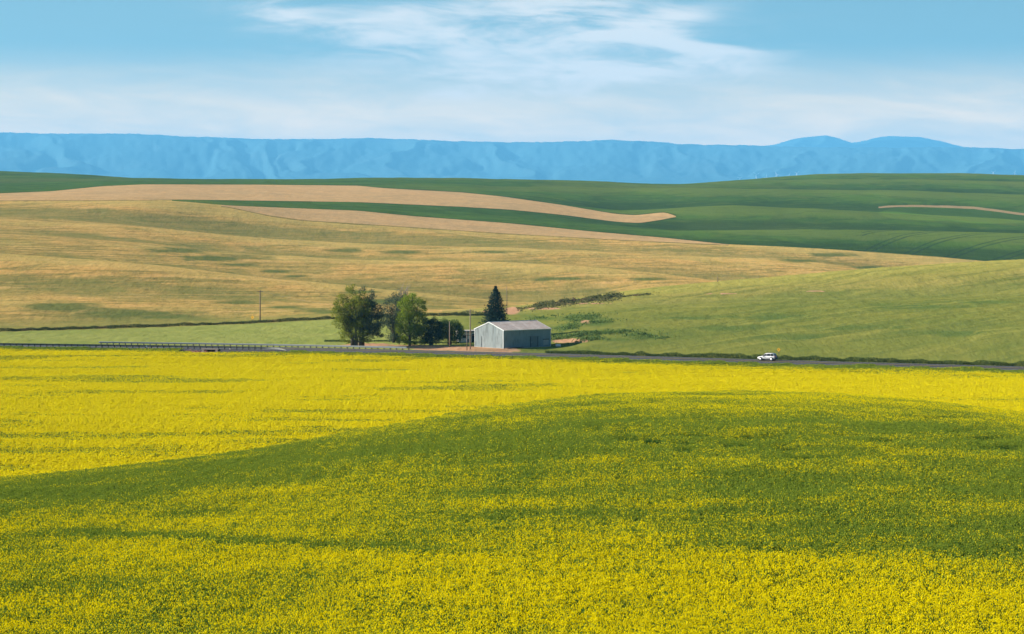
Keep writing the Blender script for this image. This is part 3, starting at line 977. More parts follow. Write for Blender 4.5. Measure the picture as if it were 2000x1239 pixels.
def guardrail(u0, u1, off, face, label, steel, flare=0.0):
    """W-beam on timber posts; face = +1 when the beam faces the far side"""
    a0, a1 = sorted((station(u0), station(u1)))
    st = np.arange(a0, a1, 1.0)
    x0, y0 = road_xy(a0, off)
    root = empty("guardrail", (x0, y0, road_z(off)))
    prof = [(0.0, 0.33), (0.075, 0.38), (0.075, 0.46), (0.0, 0.53), (0.075, 0.60), (0.075, 0.68), (0.0, 0.73)]
    V = []
    for a in st:
        e = 0.0
        if flare:
            d_ = (a1 - a) if flare > 0 else (a - a0)
            e = -3.2 * max(0.0, 1 - d_ / 9.0) ** 2
        for (px, pz) in prof:
            x, y = road_xy(a, off + e + face * px)
            drop = 0.0 if not flare else 0.55 * max(0.0, 1 - (abs((a1 if flare > 0 else a0) - a)) / 4.0)
            V.append((x - x0, y - y0, pz - drop * pz / 0.7))
    n = len(prof)
    Fc = [(i * n + k, (i + 1) * n + k, (i + 1) * n + k + 1, i * n + k + 1) for i in range(len(st) - 1) for k in range(n - 1)]
    mb = MB(); mb.poly(V, Fc, False)
    rail = mb.build("rail", steel, root)
    sm_ = rail.modifiers.new("thickness", 'SOLIDIFY'); sm_.thickness = 0.012
    for a in np.arange(a0 + 0.5, a1 - (8.0 if flare else 0.2), 1.62):
        x, y = road_xy(a, off - face * 0.20)
        tx = np.interp(a, RS, RT[:, 0]); ty = np.interp(a, RS, RT[:, 1])
        o = link(bpy.data.objects.new("post", post_mesh), root)
        o.location = (x - x0, y - y0, -0.04 + random.uniform(-0.02, 0.02)); o.rotation_euler = (random.uniform(-.02, .02), 0, math.atan2(ty, tx))
    tag(root, label, "guardrail", "guardrails along the road")
    return root


random.seed(4)
guardrail(178, 783, 4.9, -1, "long pale steel guardrail along the far edge of the road, ending by the trees", galv)
u_flare = 588
g_sgn = 1 if station(u_flare) > station(0) else -1
guardrail(-140, u_flare, -4.75, 1, "darker steel guardrail on dark posts along the near edge, with a turned out end", galv_dark, g_sgn)

# ---------------------------------------------------------------- crops
yel, t = material("rape_flower")
g = t.n("ShaderNodeNewGeometry")
bl = t.attr("bloom", 'INSTANCER')
rn = t.attr("rnd")
na = t.noise(g.outputs["Position"], 0.30, 3.0, 0.6)
nb_ = t.noise(g.outputs["Position"], 1.3, 2.0, 0.6)
eff = t.math('ADD', bl, t.math('ADD', t.math('MULTIPLY', t.math('SUBTRACT', na, 0.5), 0.65), t.math('MULTIPLY', t.math('SUBTRACT', nb_, 0.5), 0.3)))
on = t.smooth(t.math('SUBTRACT', eff, rn), -0.02, 0.02)
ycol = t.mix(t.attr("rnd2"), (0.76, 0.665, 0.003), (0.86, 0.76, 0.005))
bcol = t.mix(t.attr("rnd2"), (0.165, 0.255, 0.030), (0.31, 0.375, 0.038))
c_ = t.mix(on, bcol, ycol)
d_ = t.n("ShaderNodeBsdfDiffuse"); t.put(d_.inputs[0], c_)
tr_ = t.n("ShaderNodeBsdfTranslucent"); t.put(tr_.inputs[0], c_)
mx_ = t.n("ShaderNodeMixShader"); mx_.inputs[0].default_value = 0.42
t.link(d_.outputs[0], mx_.inputs[1]); t.link(tr_.outputs[0], mx_.inputs[2])
om = t.n("ShaderNodeOutputMaterial"); t.link(mx_.outputs[0], om.inputs[0])
rape_leaf = leaf_mat("rape_leaf", (0.085, 0.190, 0.030), (0.17, 0.315, 0.055), 0.42, 0.5)
rng = np.random.default_rng(12)

OCT_V = np.array([(1, 0, 0), (0, 1, 0), (-1, 0, 0), (0, -1, 0), (0, 0, 1), (0, 0, -1)], float)
OCT_F = np.array([(0, 1, 4), (1, 2, 4), (2, 3, 4), (3, 0, 4), (1, 0, 5), (2, 1, 5), (3, 2, 5), (0, 3, 5)])


def rape_patch(name, size, dens, nrac, rr, rh, leaves=5):
    V, Fc, M, R1, R2 = [], [], [], [], []
    nv = 0

    def add(v, f, m, r1, r2):
        nonlocal nv
        V.append(v); Fc.append(np.asarray(f) + nv); M.append(np.full(len(f), m)); R1.append(np.full(len(v), r1)); R2.append(np.full(len(v), r2)); nv += len(v)

    n = int(size * size * dens)
    for k in range(n):
        x, y = rng.uniform(-size / 2, size / 2, 2)
        h = rng.uniform(0.68, 1.05) * CROP
        pr = rng.uniform()
        lean = rng.normal(0, 0.07, 2)
        # stem
        a = rng.uniform(0, math.pi); c0, s0 = math.cos(a) * 0.012, math.sin(a) * 0.012
        top = np.array([x + lean[0], y + lean[1], h])
        add(np.array([(x - c0, y - s0, 0), (x + c0, y + s0, 0), top]), [(0, 1, 2)], 1, pr, pr)
        for q in range(leaves):
            b = rng.uniform(0, 2 * math.pi); zl = rng.uniform(0.15, 0.8) * h; ln = rng.uniform(0.12, 0.26) * (1.15 - zl / h * 0.6); wd = ln * 0.30
            cx = x + lean[0] * zl / h; cy = y + lean[1] * zl / h
            dx, dy = math.cos(b), math.sin(b); up = rng.uniform(-0.1, 0.7)
            p0 = np.array([cx, cy, zl]); p1 = p0 + np.array([dx * ln * .5 - dy * wd, dy * ln * .5 + dx * wd, ln * up * .6])
            p2 = p0 + np.array([dx * ln, dy * ln, ln * up * .8]); p3 = p0 + np.array([dx * ln * .5 + dy * wd, dy * ln * .5 - dx * wd, ln * up * .6])
            add(np.array([p0, p1, p2, p3]), [(0, 1, 2), (0, 2, 3)], 1, rng.uniform(), pr)
        for q in range(nrac):
            b = rng.uniform(0, 2 * math.pi); e = rng.uniform(0.02, 0.16) * (q > 0)
            p = top + np.array([math.cos(b) * e, math.sin(b) * e, -abs(rng.normal(0, 0.10)) * (q > 0)])
            sc_ = rng.uniform(0.7, 1.25)
            add(OCT_V * np.array([rr * sc_, rr * sc_, rh * sc_]) + p, OCT_F, 0, 0.35 * pr + 0.65 * rng.uniform(), rng.uniform())
    me = np_mesh(name, np.concatenate(V), np.concatenate(Fc), [yel, rape_leaf], False, np.concatenate(M), {"rnd": np.concatenate(R1), "rnd2": np.concatenate(R2)})
    return bpy.data.objects.new(name, me)


def scatter(name, label, pts, attrs, variants, idxv, rots, scl, cat=None):
    """one crop: patches of real plants instanced over the ground"""
    col = bpy.data.collections.new(name + "_plants")
    for o in variants:
        col.objects.link(o)
    me = bpy.data.meshes.new(name)
    me.vertices.add(len(pts)); me.vertices.foreach_set("co", np.asarray(pts, np.float32).ravel())
    for an, av in attrs.items():
        a_ = me.attributes.new(an, 'FLOAT', 'POINT'); a_.data.foreach_set("value", np.asarray(av, np.float32))
    a_ = me.attributes.new("pick", 'INT', 'POINT'); a_.data.foreach_set("value", np.asarray(idxv, np.int32))
    a_ = me.attributes.new("turn", 'FLOAT_VECTOR', 'POINT'); a_.data.foreach_set("vector", np.asarray(rots, np.float32).ravel())
    a_ = me.attributes.new("grow", 'FLOAT_VECTOR', 'POINT'); a_.data.foreach_set("vector", np.asarray(scl, np.float32).ravel())
    me.update()
    o = link(bpy.data.objects.new(name, me))
    ng = bpy.data.node_groups.new(name + "_scatter", 'GeometryNodeTree')
    ng.interface.new_socket("Geometry", in_out='INPUT', socket_type='NodeSocketGeometry')
    ng.interface.new_socket("Geometry", in_out='OUTPUT', socket_type='NodeSocketGeometry')
    N = ng.nodes.new; LK = ng.links.new
    gi = N('NodeGroupInput'); go = N('NodeGroupOutput'); ip = N('GeometryNodeInstanceOnPoints')
    ci = N('GeometryNodeCollectionInfo'); ci.inputs['Collection'].default_value = col
    ci.inputs['Separate Children'].default_value = True; ci.inputs['Reset Children'].default_value = True

    def na_(n_, ty):
        q = N('GeometryNodeInputNamedAttribute'); q.data_type = ty; q.inputs['Name'].default_value = n_
        return q.outputs['Attribute']
    LK(gi.outputs[0], ip.inputs['Points']); LK(ci.outputs[0], ip.inputs['Instance'])
    ip.inputs['Pick Instance'].default_value = True
    LK(na_('pick', 'INT'), ip.inputs['Instance Index'])
    e2r = N('FunctionNodeEulerToRotation'); LK(na_('turn', 'FLOAT_VECTOR'), e2r.inputs[0]); LK(e2r.outputs[0], ip.inputs['Rotation'])
    LK(na_('grow', 'FLOAT_VECTOR'), ip.inputs['Scale'])
    LK(ip.outputs[0], go.inputs[0])
    md = o.modifiers.new("scatter", 'NODES'); md.node_group = ng
    tag(o, label, cat, None, "stuff")
    return o


def grid_points(x0, x1, y0, y1, step, seed):
    r = np.random.default_rng(seed)
    gx, gy = np.meshgrid(np.arange(x0, x1, step), np.arange(y0, y1, step))
    return gx.ravel() + r.uniform(-.06, .06, gx.size) * step, gy.ravel() + r.uniform(-.06, .06, gx.size) * step


# near hill
S1 = 1.9
x, y = grid_points(-90, 90, 94, 330, S1, 1)
u = 1000 + x / y * F
yc = np.interp(u, U, YC)
keep = (u > -190) & (u < 2190) & (y < yc + 16)
x, y, u, yc = x[keep], y[keep], u[keep], yc[keep]
z = ground_many(x, y)
v = VH + (EYE - z - CROP) / y * F
vc = np.interp(u, U, VC)
below = v - vc
left = 1 - sstep(u, 500, 1000); right = sstep(u, 1000, 1450)
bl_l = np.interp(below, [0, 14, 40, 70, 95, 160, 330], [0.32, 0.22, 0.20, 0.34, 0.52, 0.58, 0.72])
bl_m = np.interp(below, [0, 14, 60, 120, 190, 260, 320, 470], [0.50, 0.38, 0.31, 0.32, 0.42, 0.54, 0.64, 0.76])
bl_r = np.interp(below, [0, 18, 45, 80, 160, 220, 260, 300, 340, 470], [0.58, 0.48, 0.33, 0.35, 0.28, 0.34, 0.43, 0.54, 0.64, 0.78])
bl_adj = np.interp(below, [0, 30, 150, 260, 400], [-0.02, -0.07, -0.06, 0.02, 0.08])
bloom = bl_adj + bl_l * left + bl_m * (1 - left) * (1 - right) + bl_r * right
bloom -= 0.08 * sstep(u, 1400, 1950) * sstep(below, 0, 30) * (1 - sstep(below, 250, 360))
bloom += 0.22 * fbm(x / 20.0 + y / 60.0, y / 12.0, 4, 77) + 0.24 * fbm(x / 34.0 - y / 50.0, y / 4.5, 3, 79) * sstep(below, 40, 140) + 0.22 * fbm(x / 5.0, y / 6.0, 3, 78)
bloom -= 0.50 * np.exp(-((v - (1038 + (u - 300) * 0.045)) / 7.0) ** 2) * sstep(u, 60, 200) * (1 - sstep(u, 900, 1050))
gap = np.zeros(len(x))
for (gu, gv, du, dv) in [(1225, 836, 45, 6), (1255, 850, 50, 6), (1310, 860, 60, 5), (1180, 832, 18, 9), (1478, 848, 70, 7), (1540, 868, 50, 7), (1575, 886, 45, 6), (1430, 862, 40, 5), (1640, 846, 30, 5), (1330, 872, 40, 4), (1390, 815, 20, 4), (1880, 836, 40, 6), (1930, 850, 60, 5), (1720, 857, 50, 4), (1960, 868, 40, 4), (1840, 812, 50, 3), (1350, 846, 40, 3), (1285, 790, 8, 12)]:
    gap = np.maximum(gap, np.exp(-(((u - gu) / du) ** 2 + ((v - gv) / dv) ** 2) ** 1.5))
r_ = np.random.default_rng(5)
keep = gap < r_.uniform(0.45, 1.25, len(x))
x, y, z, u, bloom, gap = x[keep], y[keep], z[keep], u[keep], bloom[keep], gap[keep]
near_var = [rape_patch("rape_plants", 2.1, 38, 5, 0.0205, 0.048, 5) for _ in range(5)]
n = len(x)
rots = np.zeros((n, 3)); rots[:, 2] = r_.integers(0, 4, n) * math.pi / 2 + r_.uniform(-.2, .2, n)
hs_ = (0.92 + 0.16 * fbm(x / 9, y / 9, 2, 3)) * (1 - 0.45 * gap)
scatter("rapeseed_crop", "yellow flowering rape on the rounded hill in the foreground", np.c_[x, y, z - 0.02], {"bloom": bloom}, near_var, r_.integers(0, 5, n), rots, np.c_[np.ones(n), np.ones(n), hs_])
N_NEAR = n
# valley field between the hill and the road
S2 = 3.4
x, y = grid_points(-190, 170, 255, 660, S2, 2)
u = 1000 + x / y * F
yc = np.interp(u, U, YC)
keep = (u > -230) & (u < 2230) & (y > yc + 30)
x, y, u = x[keep], y[keep], u[keep]
sd, _ = road_sd(x, y)
wav = 1.5 * fbm(x / 14.0, y / 14.0, 2, 8)
keep = (sd + 0.6 * wav < -8.6 + 2.0 * sstep(u, 1150, 1500))
c1 = ((x + 71.5) / 8.5) ** 2 + ((sd + 11.5) / 6.5) ** 2
c2 = ((x + 62.0) / 9.0) ** 2 + ((sd + 9.5) / 3.6) ** 2
keep &= (c1 > 1) & (c2 > 1)
x, y, u, sd = x[keep], y[keep], u[keep], sd[keep]
z = ground_many(x, y)
v = VH + (EYE - z - CROP) / y * F
bloom = 1.32 + 0 * x
st1 = fbm(x / 60.0 + y / 90.0, y / 24.0, 4, 101)
bloom -= 0.85 * sstep(st1, 0.10, 0.55) * (1 - 0.55 * sstep(u, 800, 1300))
bloom += 0.60 * np.minimum(0.1, fbm(x / 38.0 - y / 80.0, y / 9.0, 4, 203)) * (1 - 0.5 * sstep(u, 700, 1300))
bloom -= 0.60 * sstep(fbm(x / 30.0, y / 9.0, 4, 105), 0.05, 0.50) * (1 - 0.5 * sstep(u, 800, 1300))
for (gu, gv, du, dv, q) in [(220, 848, 150, 8, .45), (330, 835, 120, 6, .3), (150, 742, 190, 7, .4), (260, 735, 120, 5, .35), (80, 775, 120, 5, .3), (620, 735, 150, 5, .3), (370, 765, 90, 4, .3), (450, 820, 110, 5, .25), (100, 895, 120, 6, .3), (640, 800, 120, 4, .2), (40, 740, 60, 5, .4)]:
    bloom -= q * np.exp(-(((u - gu) / du) ** 2 + ((v - gv) / dv) ** 2))
sr = -sd + 2.0 + 2.0 * sstep(u, 1150, 1500)
bloom -= 0.85 * (1 - sstep(sr, 12.5, 24.0)) + 0.30 * (1 - sstep(sr, 18.0, 50.0))
bloom = np.where(sr > 26, np.maximum(bloom, 0.42 + 0.2 * vnoise(x / 5, y / 5, 9)), bloom)
r_ = np.random.default_rng(6)
mid_var = [rape_patch("rape_plants", 3.9, 14, 7, 0.062, 0.080, 2) for _ in range(5)]
n = len(x)
rots = np.zeros((n, 3)); rots[:, 2] = r_.integers(0, 4, n) * math.pi / 2 + r_.uniform(-.2, .2, n)
hs_ = 0.95 + 0.22 * fbm(x / 22, y / 12, 3, 3)
scatter("rapeseed_crop", "solid yellow rape field on the valley floor in front of the road", np.c_[x, y, z - 0.02], {"bloom": bloom}, mid_var, r_.integers(0, 5, n), rots, np.c_[np.ones(n), np.ones(n), hs_])
print("patches", N_NEAR, n)


# ---------------------------------------------------------------- grass and scrub strips
def leaves_mesh(name, C, size, mat, rngl, upright=0.0, aspect=0.55, extra=None):
    """one mesh of many small leaf faces at the points C"""
    n = len(C)
    d = rngl.normal(size=(n, 3)); d[:, 2] += upright * 2.0
    d /= np.linalg.norm(d, axis=1)[:, None]
    q = rngl.normal(size=(n, 3)); q -= (q * d).sum(1)[:, None] * d; q /= np.linalg.norm(q, axis=1)[:, None]
    L_ = (size * rngl.uniform(0.6, 1.35, n))[:, None]
    a = C - d * L_ * 0.5; b = C + q * L_ * aspect * 0.5; c = C + d * L_ * 0.5; e = C - q * L_ * aspect * 0.5
    V = np.stack([a, b, c, e], 1).reshape(-1, 3)
    Fq = np.arange(4 * n).reshape(n, 4)
    return np_mesh(name, V, Fq, [mat], False, None, {"rnd": np.repeat(rngl.uniform(size=n), 4)})


def strip(name, label, line, n, width, h0, h1, mat, seed, blade=0.3):
    """tall grass along a line of plan points"""
    r = np.random.default_rng(seed)
    Pn = np.array(line, float); sg = np.r_[0, np.cumsum(np.hypot(*np.diff(Pn, axis=0).T))]
    tt = r.uniform(0, sg[-1], n)
    x = np.interp(tt, sg, Pn[:, 0]); y = np.interp(tt, sg, Pn[:, 1])
    clump = 0.55 + 0.9 * vnoise(tt / 2.2, tt * 0 + seed, seed)
    off = r.normal(0, width * 0.5, n)
    dx = np.gradient(Pn[:, 0]).mean(); dy = np.gradient(Pn[:, 1]).mean(); dl = math.hypot(dx, dy)
    x = x - dy / dl * off; y = y + dx / dl * off
    z = ground_many(x, y)
    hh = r.uniform(0.1, 1.0, n) * (h0 + (h1 - h0) * clump)
    me = leaves_mesh(name, np.c_[x, y, z + hh], np.full(n, blade), mat, r, 0.9, 0.3)
    o = link(bpy.data.objects.new(name, me))
    tag(o, label, None, None, "stuff")
    return o


verge_mat = leaf_mat("verge_grass", (0.042, 0.072, 0.022), (0.12, 0.165, 0.042), 0.3, 0.3)
ditch_mat = leaf_mat("ditch_grass", (0.030, 0.048, 0.020), (0.095, 0.115, 0.038), 0.3, 0.3, third=(0.14, 0.10, 0.055))
margin_mat = leaf_mat("margin_grass", (0.06, 0.10, 0.022), (0.15, 0.20, 0.035), 0.35, 0.3)
scrub_mat = leaf_mat("scrub_leaf", (0.065, 0.080, 0.032), (0.17, 0.175, 0.070), 0.25, 0.25, third=(0.17, 0.12, 0.08))


def along_road(u0, u1, s):
    a0, a1 = sorted((station(u0), station(u1)))
    return [tuple(float(q) for q in road_xy(a, s)) for a in np.arange(a0, a1, 4.0)]


strip("verge_grass", "tall dark green grass along the far side of the road", along_road(1040, 2350, 7.2), 42000, 0.9, 0.15, 0.95, verge_mat, 3, 0.28)
strip("margin_grass", "green weeds on the near edge of the road", along_road(-150, 330, -8.8), 12000, 1.1, 0.2, 0.6, margin_mat, 5, 0.25)
strip("margin_grass", "green weeds between the culvert and the rape field", along_road(480, 1120, -8.9), 12000, 0.6, 0.1, 0.35, margin_mat, 6, 0.22)
dl = []
for uu_ in np.arange(-160, 1000, 20.0):
    j = int(np.argmin(np.abs(U - uu_)))
    yy_ = Y1[j]
    dl.append(((uu_ - 1000) / F * yy_, yy_))
strip("ditch_grass", "dark overgrown ditch line across the back of the level field", dl, 40000, 1.3, 0.25, 0.75, ditch_mat, 9, 0.32)
tl_ = []
for uu_ in np.arange(634, 790, 8.0):
    tl_.append(((uu_ - 1000) / F * 612.0, 612.0))
strip("long_grass", "band of long shaded grass at the foot of the trees", tl_, 5000, 1.2, 0.08, 0.35, verge_mat, 13, 0.3)

# scrubby bank in the fold of the slope
r_ = np.random.default_rng(21)
C = []
for (u0, v0, u1, v1, n_, w_, h_) in [(1040, 600, 1215, 579, 5200, 3.2, 1.5), (1012, 606, 1060, 600, 700, 2.0, 1.4), (1095, 592, 1210, 580, 2200, 1.4, 2.0), (880, 613, 960, 609, 900, 1.6, 1.0), (1210, 581, 1290, 573, 500, 0.8, 0.5)]:
    Ya, Yb = hit(u0, v0, 640), hit(u1, v1, 640)
    f_ = r_.uniform(size=n_)
    uu_ = u0 + (u1 - u0) * f_; y_ = Ya + (Yb - Ya) * f_ + r_.normal(0, w_ * 2.0, n_)
    x_ = (uu_ - 1000) / F * y_ + r_.normal(0, 0.5, n_)
    cl_ = vnoise(x_ / 2.1, y_ / 3.0, 4)
    k_ = cl_ > 0.38
    zz_ = ground_many(x_, y_) + r_.uniform(0.0, 1.0, n_) * h_ * (cl_ - 0.2)
    C.append(np.c_[x_, y_, zz_][k_])
C = np.concatenate(C)
o = link(bpy.data.objects.new("scrub", leaves_mesh("scrub", C, np.full(len(C), 0.5), scrub_mat, r_, 0.2, 0.6)))
tag(o, "dark scrub on the bank in the fold of the slope behind the barn", None, None, "stuff")
# lush tufts above and beside the barn
C = []
for (u0, v0, du, dv, n_, h_) in [(1120, 657, 62, 3, 1600, 0.9), (1140, 622, 40, 7, 900, 0.7), (1112, 641, 22, 5, 500, 0.7), (1190, 650, 60, 2.5, 700, 0.5), (1255, 655, 32, 4, 600, 0.6), (1165, 630, 45, 3, 500, 0.6), (1065, 621, 30, 3, 350, 0.5), (1150, 664, 30, 3, 500, 0.7), (1270, 662, 34, 2.5, 350, 0.5)]:
    uu_ = r_.normal(u0, du * 0.55, n_); vv_ = r_.normal(v0, dv * 0.55, n_)
    j_ = np.clip(np.searchsorted(U, uu_), 0, NU - 1)
    yb = hit(u0, v0 - dv, 560); ya = hit(u0, v0 + dv, 560)
    y_ = ya + (vv_ - (v0 + dv)) / (-2 * dv) * (yb - ya)
    x_ = (uu_ - 1000) / F * y_
    cl_ = vnoise(x_ / 1.6, y_ / 2.6, 14); k_ = cl_ > 0.36
    zz_ = ground_many(x_, y_) + r_.uniform(0, 1, n_) * h_ * cl_ * 1.3
    C.append(np.c_[x_, y_, zz_][k_])
C = np.concatenate(C)
weed_mat = leaf_mat("weed_leaf", (0.060, 0.11, 0.036), (0.13, 0.19, 0.055), 0.3, 0.3)
o = link(bpy.data.objects.new("weeds", leaves_mesh("weeds", C, np.full(len(C), 0.42), weed_mat, r_, 0.3, 0.6)))
tag(o, "dark green weed tufts on the slope beside the barn", None, None, "stuff")

# ---------------------------------------------------------------- trees
bark = simple_mat("bark", (0.075, 0.060, 0.048), 0.95, 0.35, 4.0, bump=0.4)
bark_pale = simple_mat("bare_twig", (0.24, 0.20, 0.18), 0.95, 0.2, 4.0)


def px2m(Y):
    return Y / F


def broad_tree(name, label, cat, u, Y, lobes, mat, seed, n_leaf=7000, leaf=0.34, trunk_r=0.28, group=None, stems=1, droop=0.0):
    """lobes: (column, row, half width px, half height px, depth shift m)"""
    r = np.random.default_rng(seed); random.seed(seed)
    base = P(u, Y)
    m = px2m(Y)
    vb = VH + (EYE - base.z) / Y * F
    root = empty(name, base)
    E = [((lu - u) * m, ld, (vb - lv) * m, lr * m * 1.18, lh * m * 1.14) for (lu, lv, lr, lh, ld) in lobes]
    vol = np.array([a[3] * a[4] for a in E]); vol /= vol.sum()
    clumps = []
    for (cx, cy, cz, rx, rz), w_ in zip(E, vol):
        nc = max(10, int(190 * w_))
        d = r.normal(size=(nc, 3)); d /= np.linalg.norm(d, axis=1)[:, None]
        rad = r.uniform(0.50, 1.0, nc)[:, None] ** 0.6
        p = np.array([cx, cy, cz]) + d * rad * np.array([rx, rx * 0.9, rz])
        rr = r.uniform(0.24, 0.60, nc) * min(rx, rz) * 0.55 + 0.30
        clumps += [(q, s_) for q, s_ in zip(p, rr)]
    tot = sum(s_ ** 1.6 for _, s_ in clumps)
    pts = []
    for q, s_ in clumps:
        k = max(8, int(n_leaf * s_ ** 1.6 / tot))
        d = r.normal(size=(k, 3)); d /= np.linalg.norm(d, axis=1)[:, None]
        rad = r.uniform(0.15, 1.0, k)[:, None] ** 0.5 * r.choice([1.0, 1.0, 1.0, 1.35], k)[:, None]
        pp = q + d * rad * s_ * np.array([1.0, 1.0, 0.85])
        pp[:, 2] -= droop * r.uniform(0, 1, k) * s_
        pts.append(pp)
    C = np.concatenate(pts)
    C = C[C[:, 2] > 0.15]
    crown = link(bpy.data.objects.new("crown", leaves_mesh("crown", C, np.full(len(C), leaf), mat, r, 0.0, 0.6)), root)
    # trunk and limbs
    tb = MB()
    top = max(a[2] for a in E) * 0.72
    lean = r.normal(0, 0.25, 2)
    for k in range(stems):
        ox = (k - (stems - 1) / 2) * trunk_r * 2.0
        tb.tube([(ox, 0, -0.15), (ox * 1.1, 0, top * 0.18), (ox * 1.5 + lean[0] * 0.5, lean[1] * 0.5, top * 0.5), (ox * 2.0 + lean[0], lean[1], top)], [trunk_r * 1.3, trunk_r, trunk_r * 0.65, trunk_r * 0.2], 8)
    lb = tb
    sel = [clumps[i] for i in r.permutation(len(clumps))[:26]]
    for q, s_ in sel:
        z0 = max(top * 0.14, min(q[2] * 0.45, top * 0.6))
        st_ = np.array([lean[0] * z0 / top, lean[1] * z0 / top, z0])
        mid = (st_ + q) / 2 + np.array([0, 0, -0.08 * np.linalg.norm(q - st_)])
        lb.tube([tuple(st_), tuple(mid), tuple(q)], [trunk_r * 0.36, trunk_r * 0.22, 0.03], 5, False)
    lb.build("trunk", bark, root)
    tag(root, label, cat, group)
    return root


elm_mat = leaf_mat("elm_leaf", (0.080, 0.110, 0.016), (0.26, 0.29, 0.034), 0.35, 0.35)
grey_mat = leaf_mat("olive_leaf", (0.045, 0.068, 0.046), (0.12, 0.155, 0.095), 0.25, 0.35)
lime_mat = leaf_mat("maple_leaf", (0.095, 0.15, 0.016), (0.26, 0.34, 0.032), 0.4, 0.35)
dark_mat = leaf_mat("dark_leaf", (0.022, 0.042, 0.020), (0.062, 0.100, 0.036), 0.25, 0.35)
mid_mat = leaf_mat("shrub_leaf", (0.035, 0.070, 0.020), (0.095, 0.155, 0.036), 0.3, 0.35)
spruce_mat = leaf_mat("spruce_needle", (0.014, 0.032, 0.026), (0.040, 0.070, 0.052), 0.12, 0.35)

TG = "trees around the farmyard"
broad_tree("elm_tree", "tall broad green tree, leftmost, with sunlit left side and thick trunk", "tree", 692, 591,
           [(676, 598, 24, 30, 0), (688, 577, 21, 17, 0.3), (664, 606, 13, 22, 0), (692, 612, 30, 26, -0.6), (667, 636, 13, 13, 0), (678, 655, 12, 12, 0.5), (655, 600, 7, 10, 0), (698, 640, 26, 20, -0.8), (705, 590, 16, 18, 0), (670, 620, 18, 20, 0.4), (690, 632, 30, 20, 1.2), (672, 648, 14, 14, -0.5), (684, 662, 16, 9, 0), (712, 655, 14, 12, 0), (700, 600, 24, 26, 1.0)], elm_mat, 31, 21000, 0.27, 0.42, TG, 2)
broad_tree("willow_tree", "grey green tree growing against the right side of the broad tree", "tree", 706, 593,
           [(716, 572, 13, 15, 0), (711, 594, 16, 20, 0), (722, 610, 20, 22, 0), (736, 600, 9, 12, 0), (743, 618, 9, 14, 0), (716, 634, 26, 18, -1.2), (736, 640, 14, 10, 0), (729, 652, 15, 7, 0), (700, 622, 20, 22, -1.5), (742, 652, 6, 6, 0), (722, 622, 22, 22, 1.0), (708, 646, 20, 14, 0), (730, 630, 18, 16, 0.5)], grey_mat, 32, 17000, 0.27, 0.34, TG, 2, 0.4)
c_tree = broad_tree("ash_tree", "thin grey green tree with bare twigs on top, behind the bright one", "tree", 769, 606,
                    [(772, 600, 20, 22, 0), (757, 612, 14, 17, 0), (788, 582, 9, 13, 0), (768, 622, 18, 16, 0), (750, 622, 10, 15, 0), (772, 640, 11, 14, 0), (768, 655, 10, 14, 0), (783, 600, 14, 18, 0), (772, 646, 12, 20, 0.5), (762, 632, 16, 14, 0.6), (776, 662, 14, 10, 0), (764, 660, 10, 11, 0.4), (786, 652, 12, 14, 0.8)], grey_mat, 33, 13000, 0.26, 0.30, TG)
tw = MB(); random.seed(5)
mC = px2m(606.0); vbC = VH + (EYE - c_tree.location.z) / 606.0 * F
for k in range(26):
    b = Vector(((random.uniform(778, 797) - 769) * mC, random.uniform(-.8, .8), (vbC - random.uniform(570, 582)) * mC))
    e = Vector(((random.uniform(770, 803) - 769) * mC, random.uniform(-1.2, 1.2), (vbC - random.uniform(549, 566)) * mC))
    tw.tube([b, b.lerp(e, 0.5) + Vector((random.uniform(-.1, .1), 0, .1)), e], [0.035, 0.025, 0.012], 4, False)
tw.build("bare_twigs", bark_pale, c_tree)
broad_tree("maple_tree", "bright yellow green tree in the middle of the farmyard trees", "tree", 800, 594,
           [(806, 597, 20, 24, 0), (797, 588, 11, 15, 0.3), (822, 612, 10, 20, 0), (797, 622, 22, 24, -0.6), (812, 634, 18, 22, -0.6), (795, 650, 20, 16, -0.8), (806, 660, 24, 12, -0.8), (795, 664, 18, 9, 0.6), (818, 662, 14, 11, 0.2), (784, 626, 10, 18, 0), (826, 596, 5, 8, 0), (785, 664, 9, 6, -1.0), (804, 612, 22, 26, 0.8), (812, 652, 20, 18, 0.6), (800, 640, 22, 24, 0.9), (820, 634, 12, 22, 0), (792, 606, 16, 20, 0)], lime_mat, 34, 20000, 0.26, 0.30, TG)
broad_tree("lilac_bush", "very dark rounded bush right of the bright green tree", "bush", 842, 595,
           [(840, 646, 18, 20, 0), (846, 638, 13, 16, 0), (832, 655, 12, 16, 0), (850, 656, 14, 14, 0), (838, 628, 8, 8, 0), (842, 660, 20, 12, 0.4), (834, 640, 14, 18, 0.6), (850, 644, 13, 18, 0.5)], dark_mat, 35, 11000, 0.24, 0.16, TG, 3)
broad_tree("privet_bush", "dark green lumpy bush beside the white shed", "bush", 878, 596,
           [(875, 646, 16, 18, 0), (890, 650, 12, 18, 0), (863, 653, 12, 16, 0), (884, 634, 9, 9, 0), (868, 634, 7, 8, 0), (894, 662, 8, 8, 0), (876, 660, 22, 11, 0.4), (866, 646, 14, 18, 0.6), (886, 644, 14, 18, 0.5)], mid_mat, 36, 11000, 0.24, 0.16, TG, 3)
broad_tree("young_tree", "small light green sapling at the end of the bush by the shed", "tree", 899, 602,
           [(898, 640, 5, 7, 0), (900, 648, 5, 6, 0), (896, 633, 3, 4, 0)], elm_mat, 37, 500, 0.22, 0.06, TG)

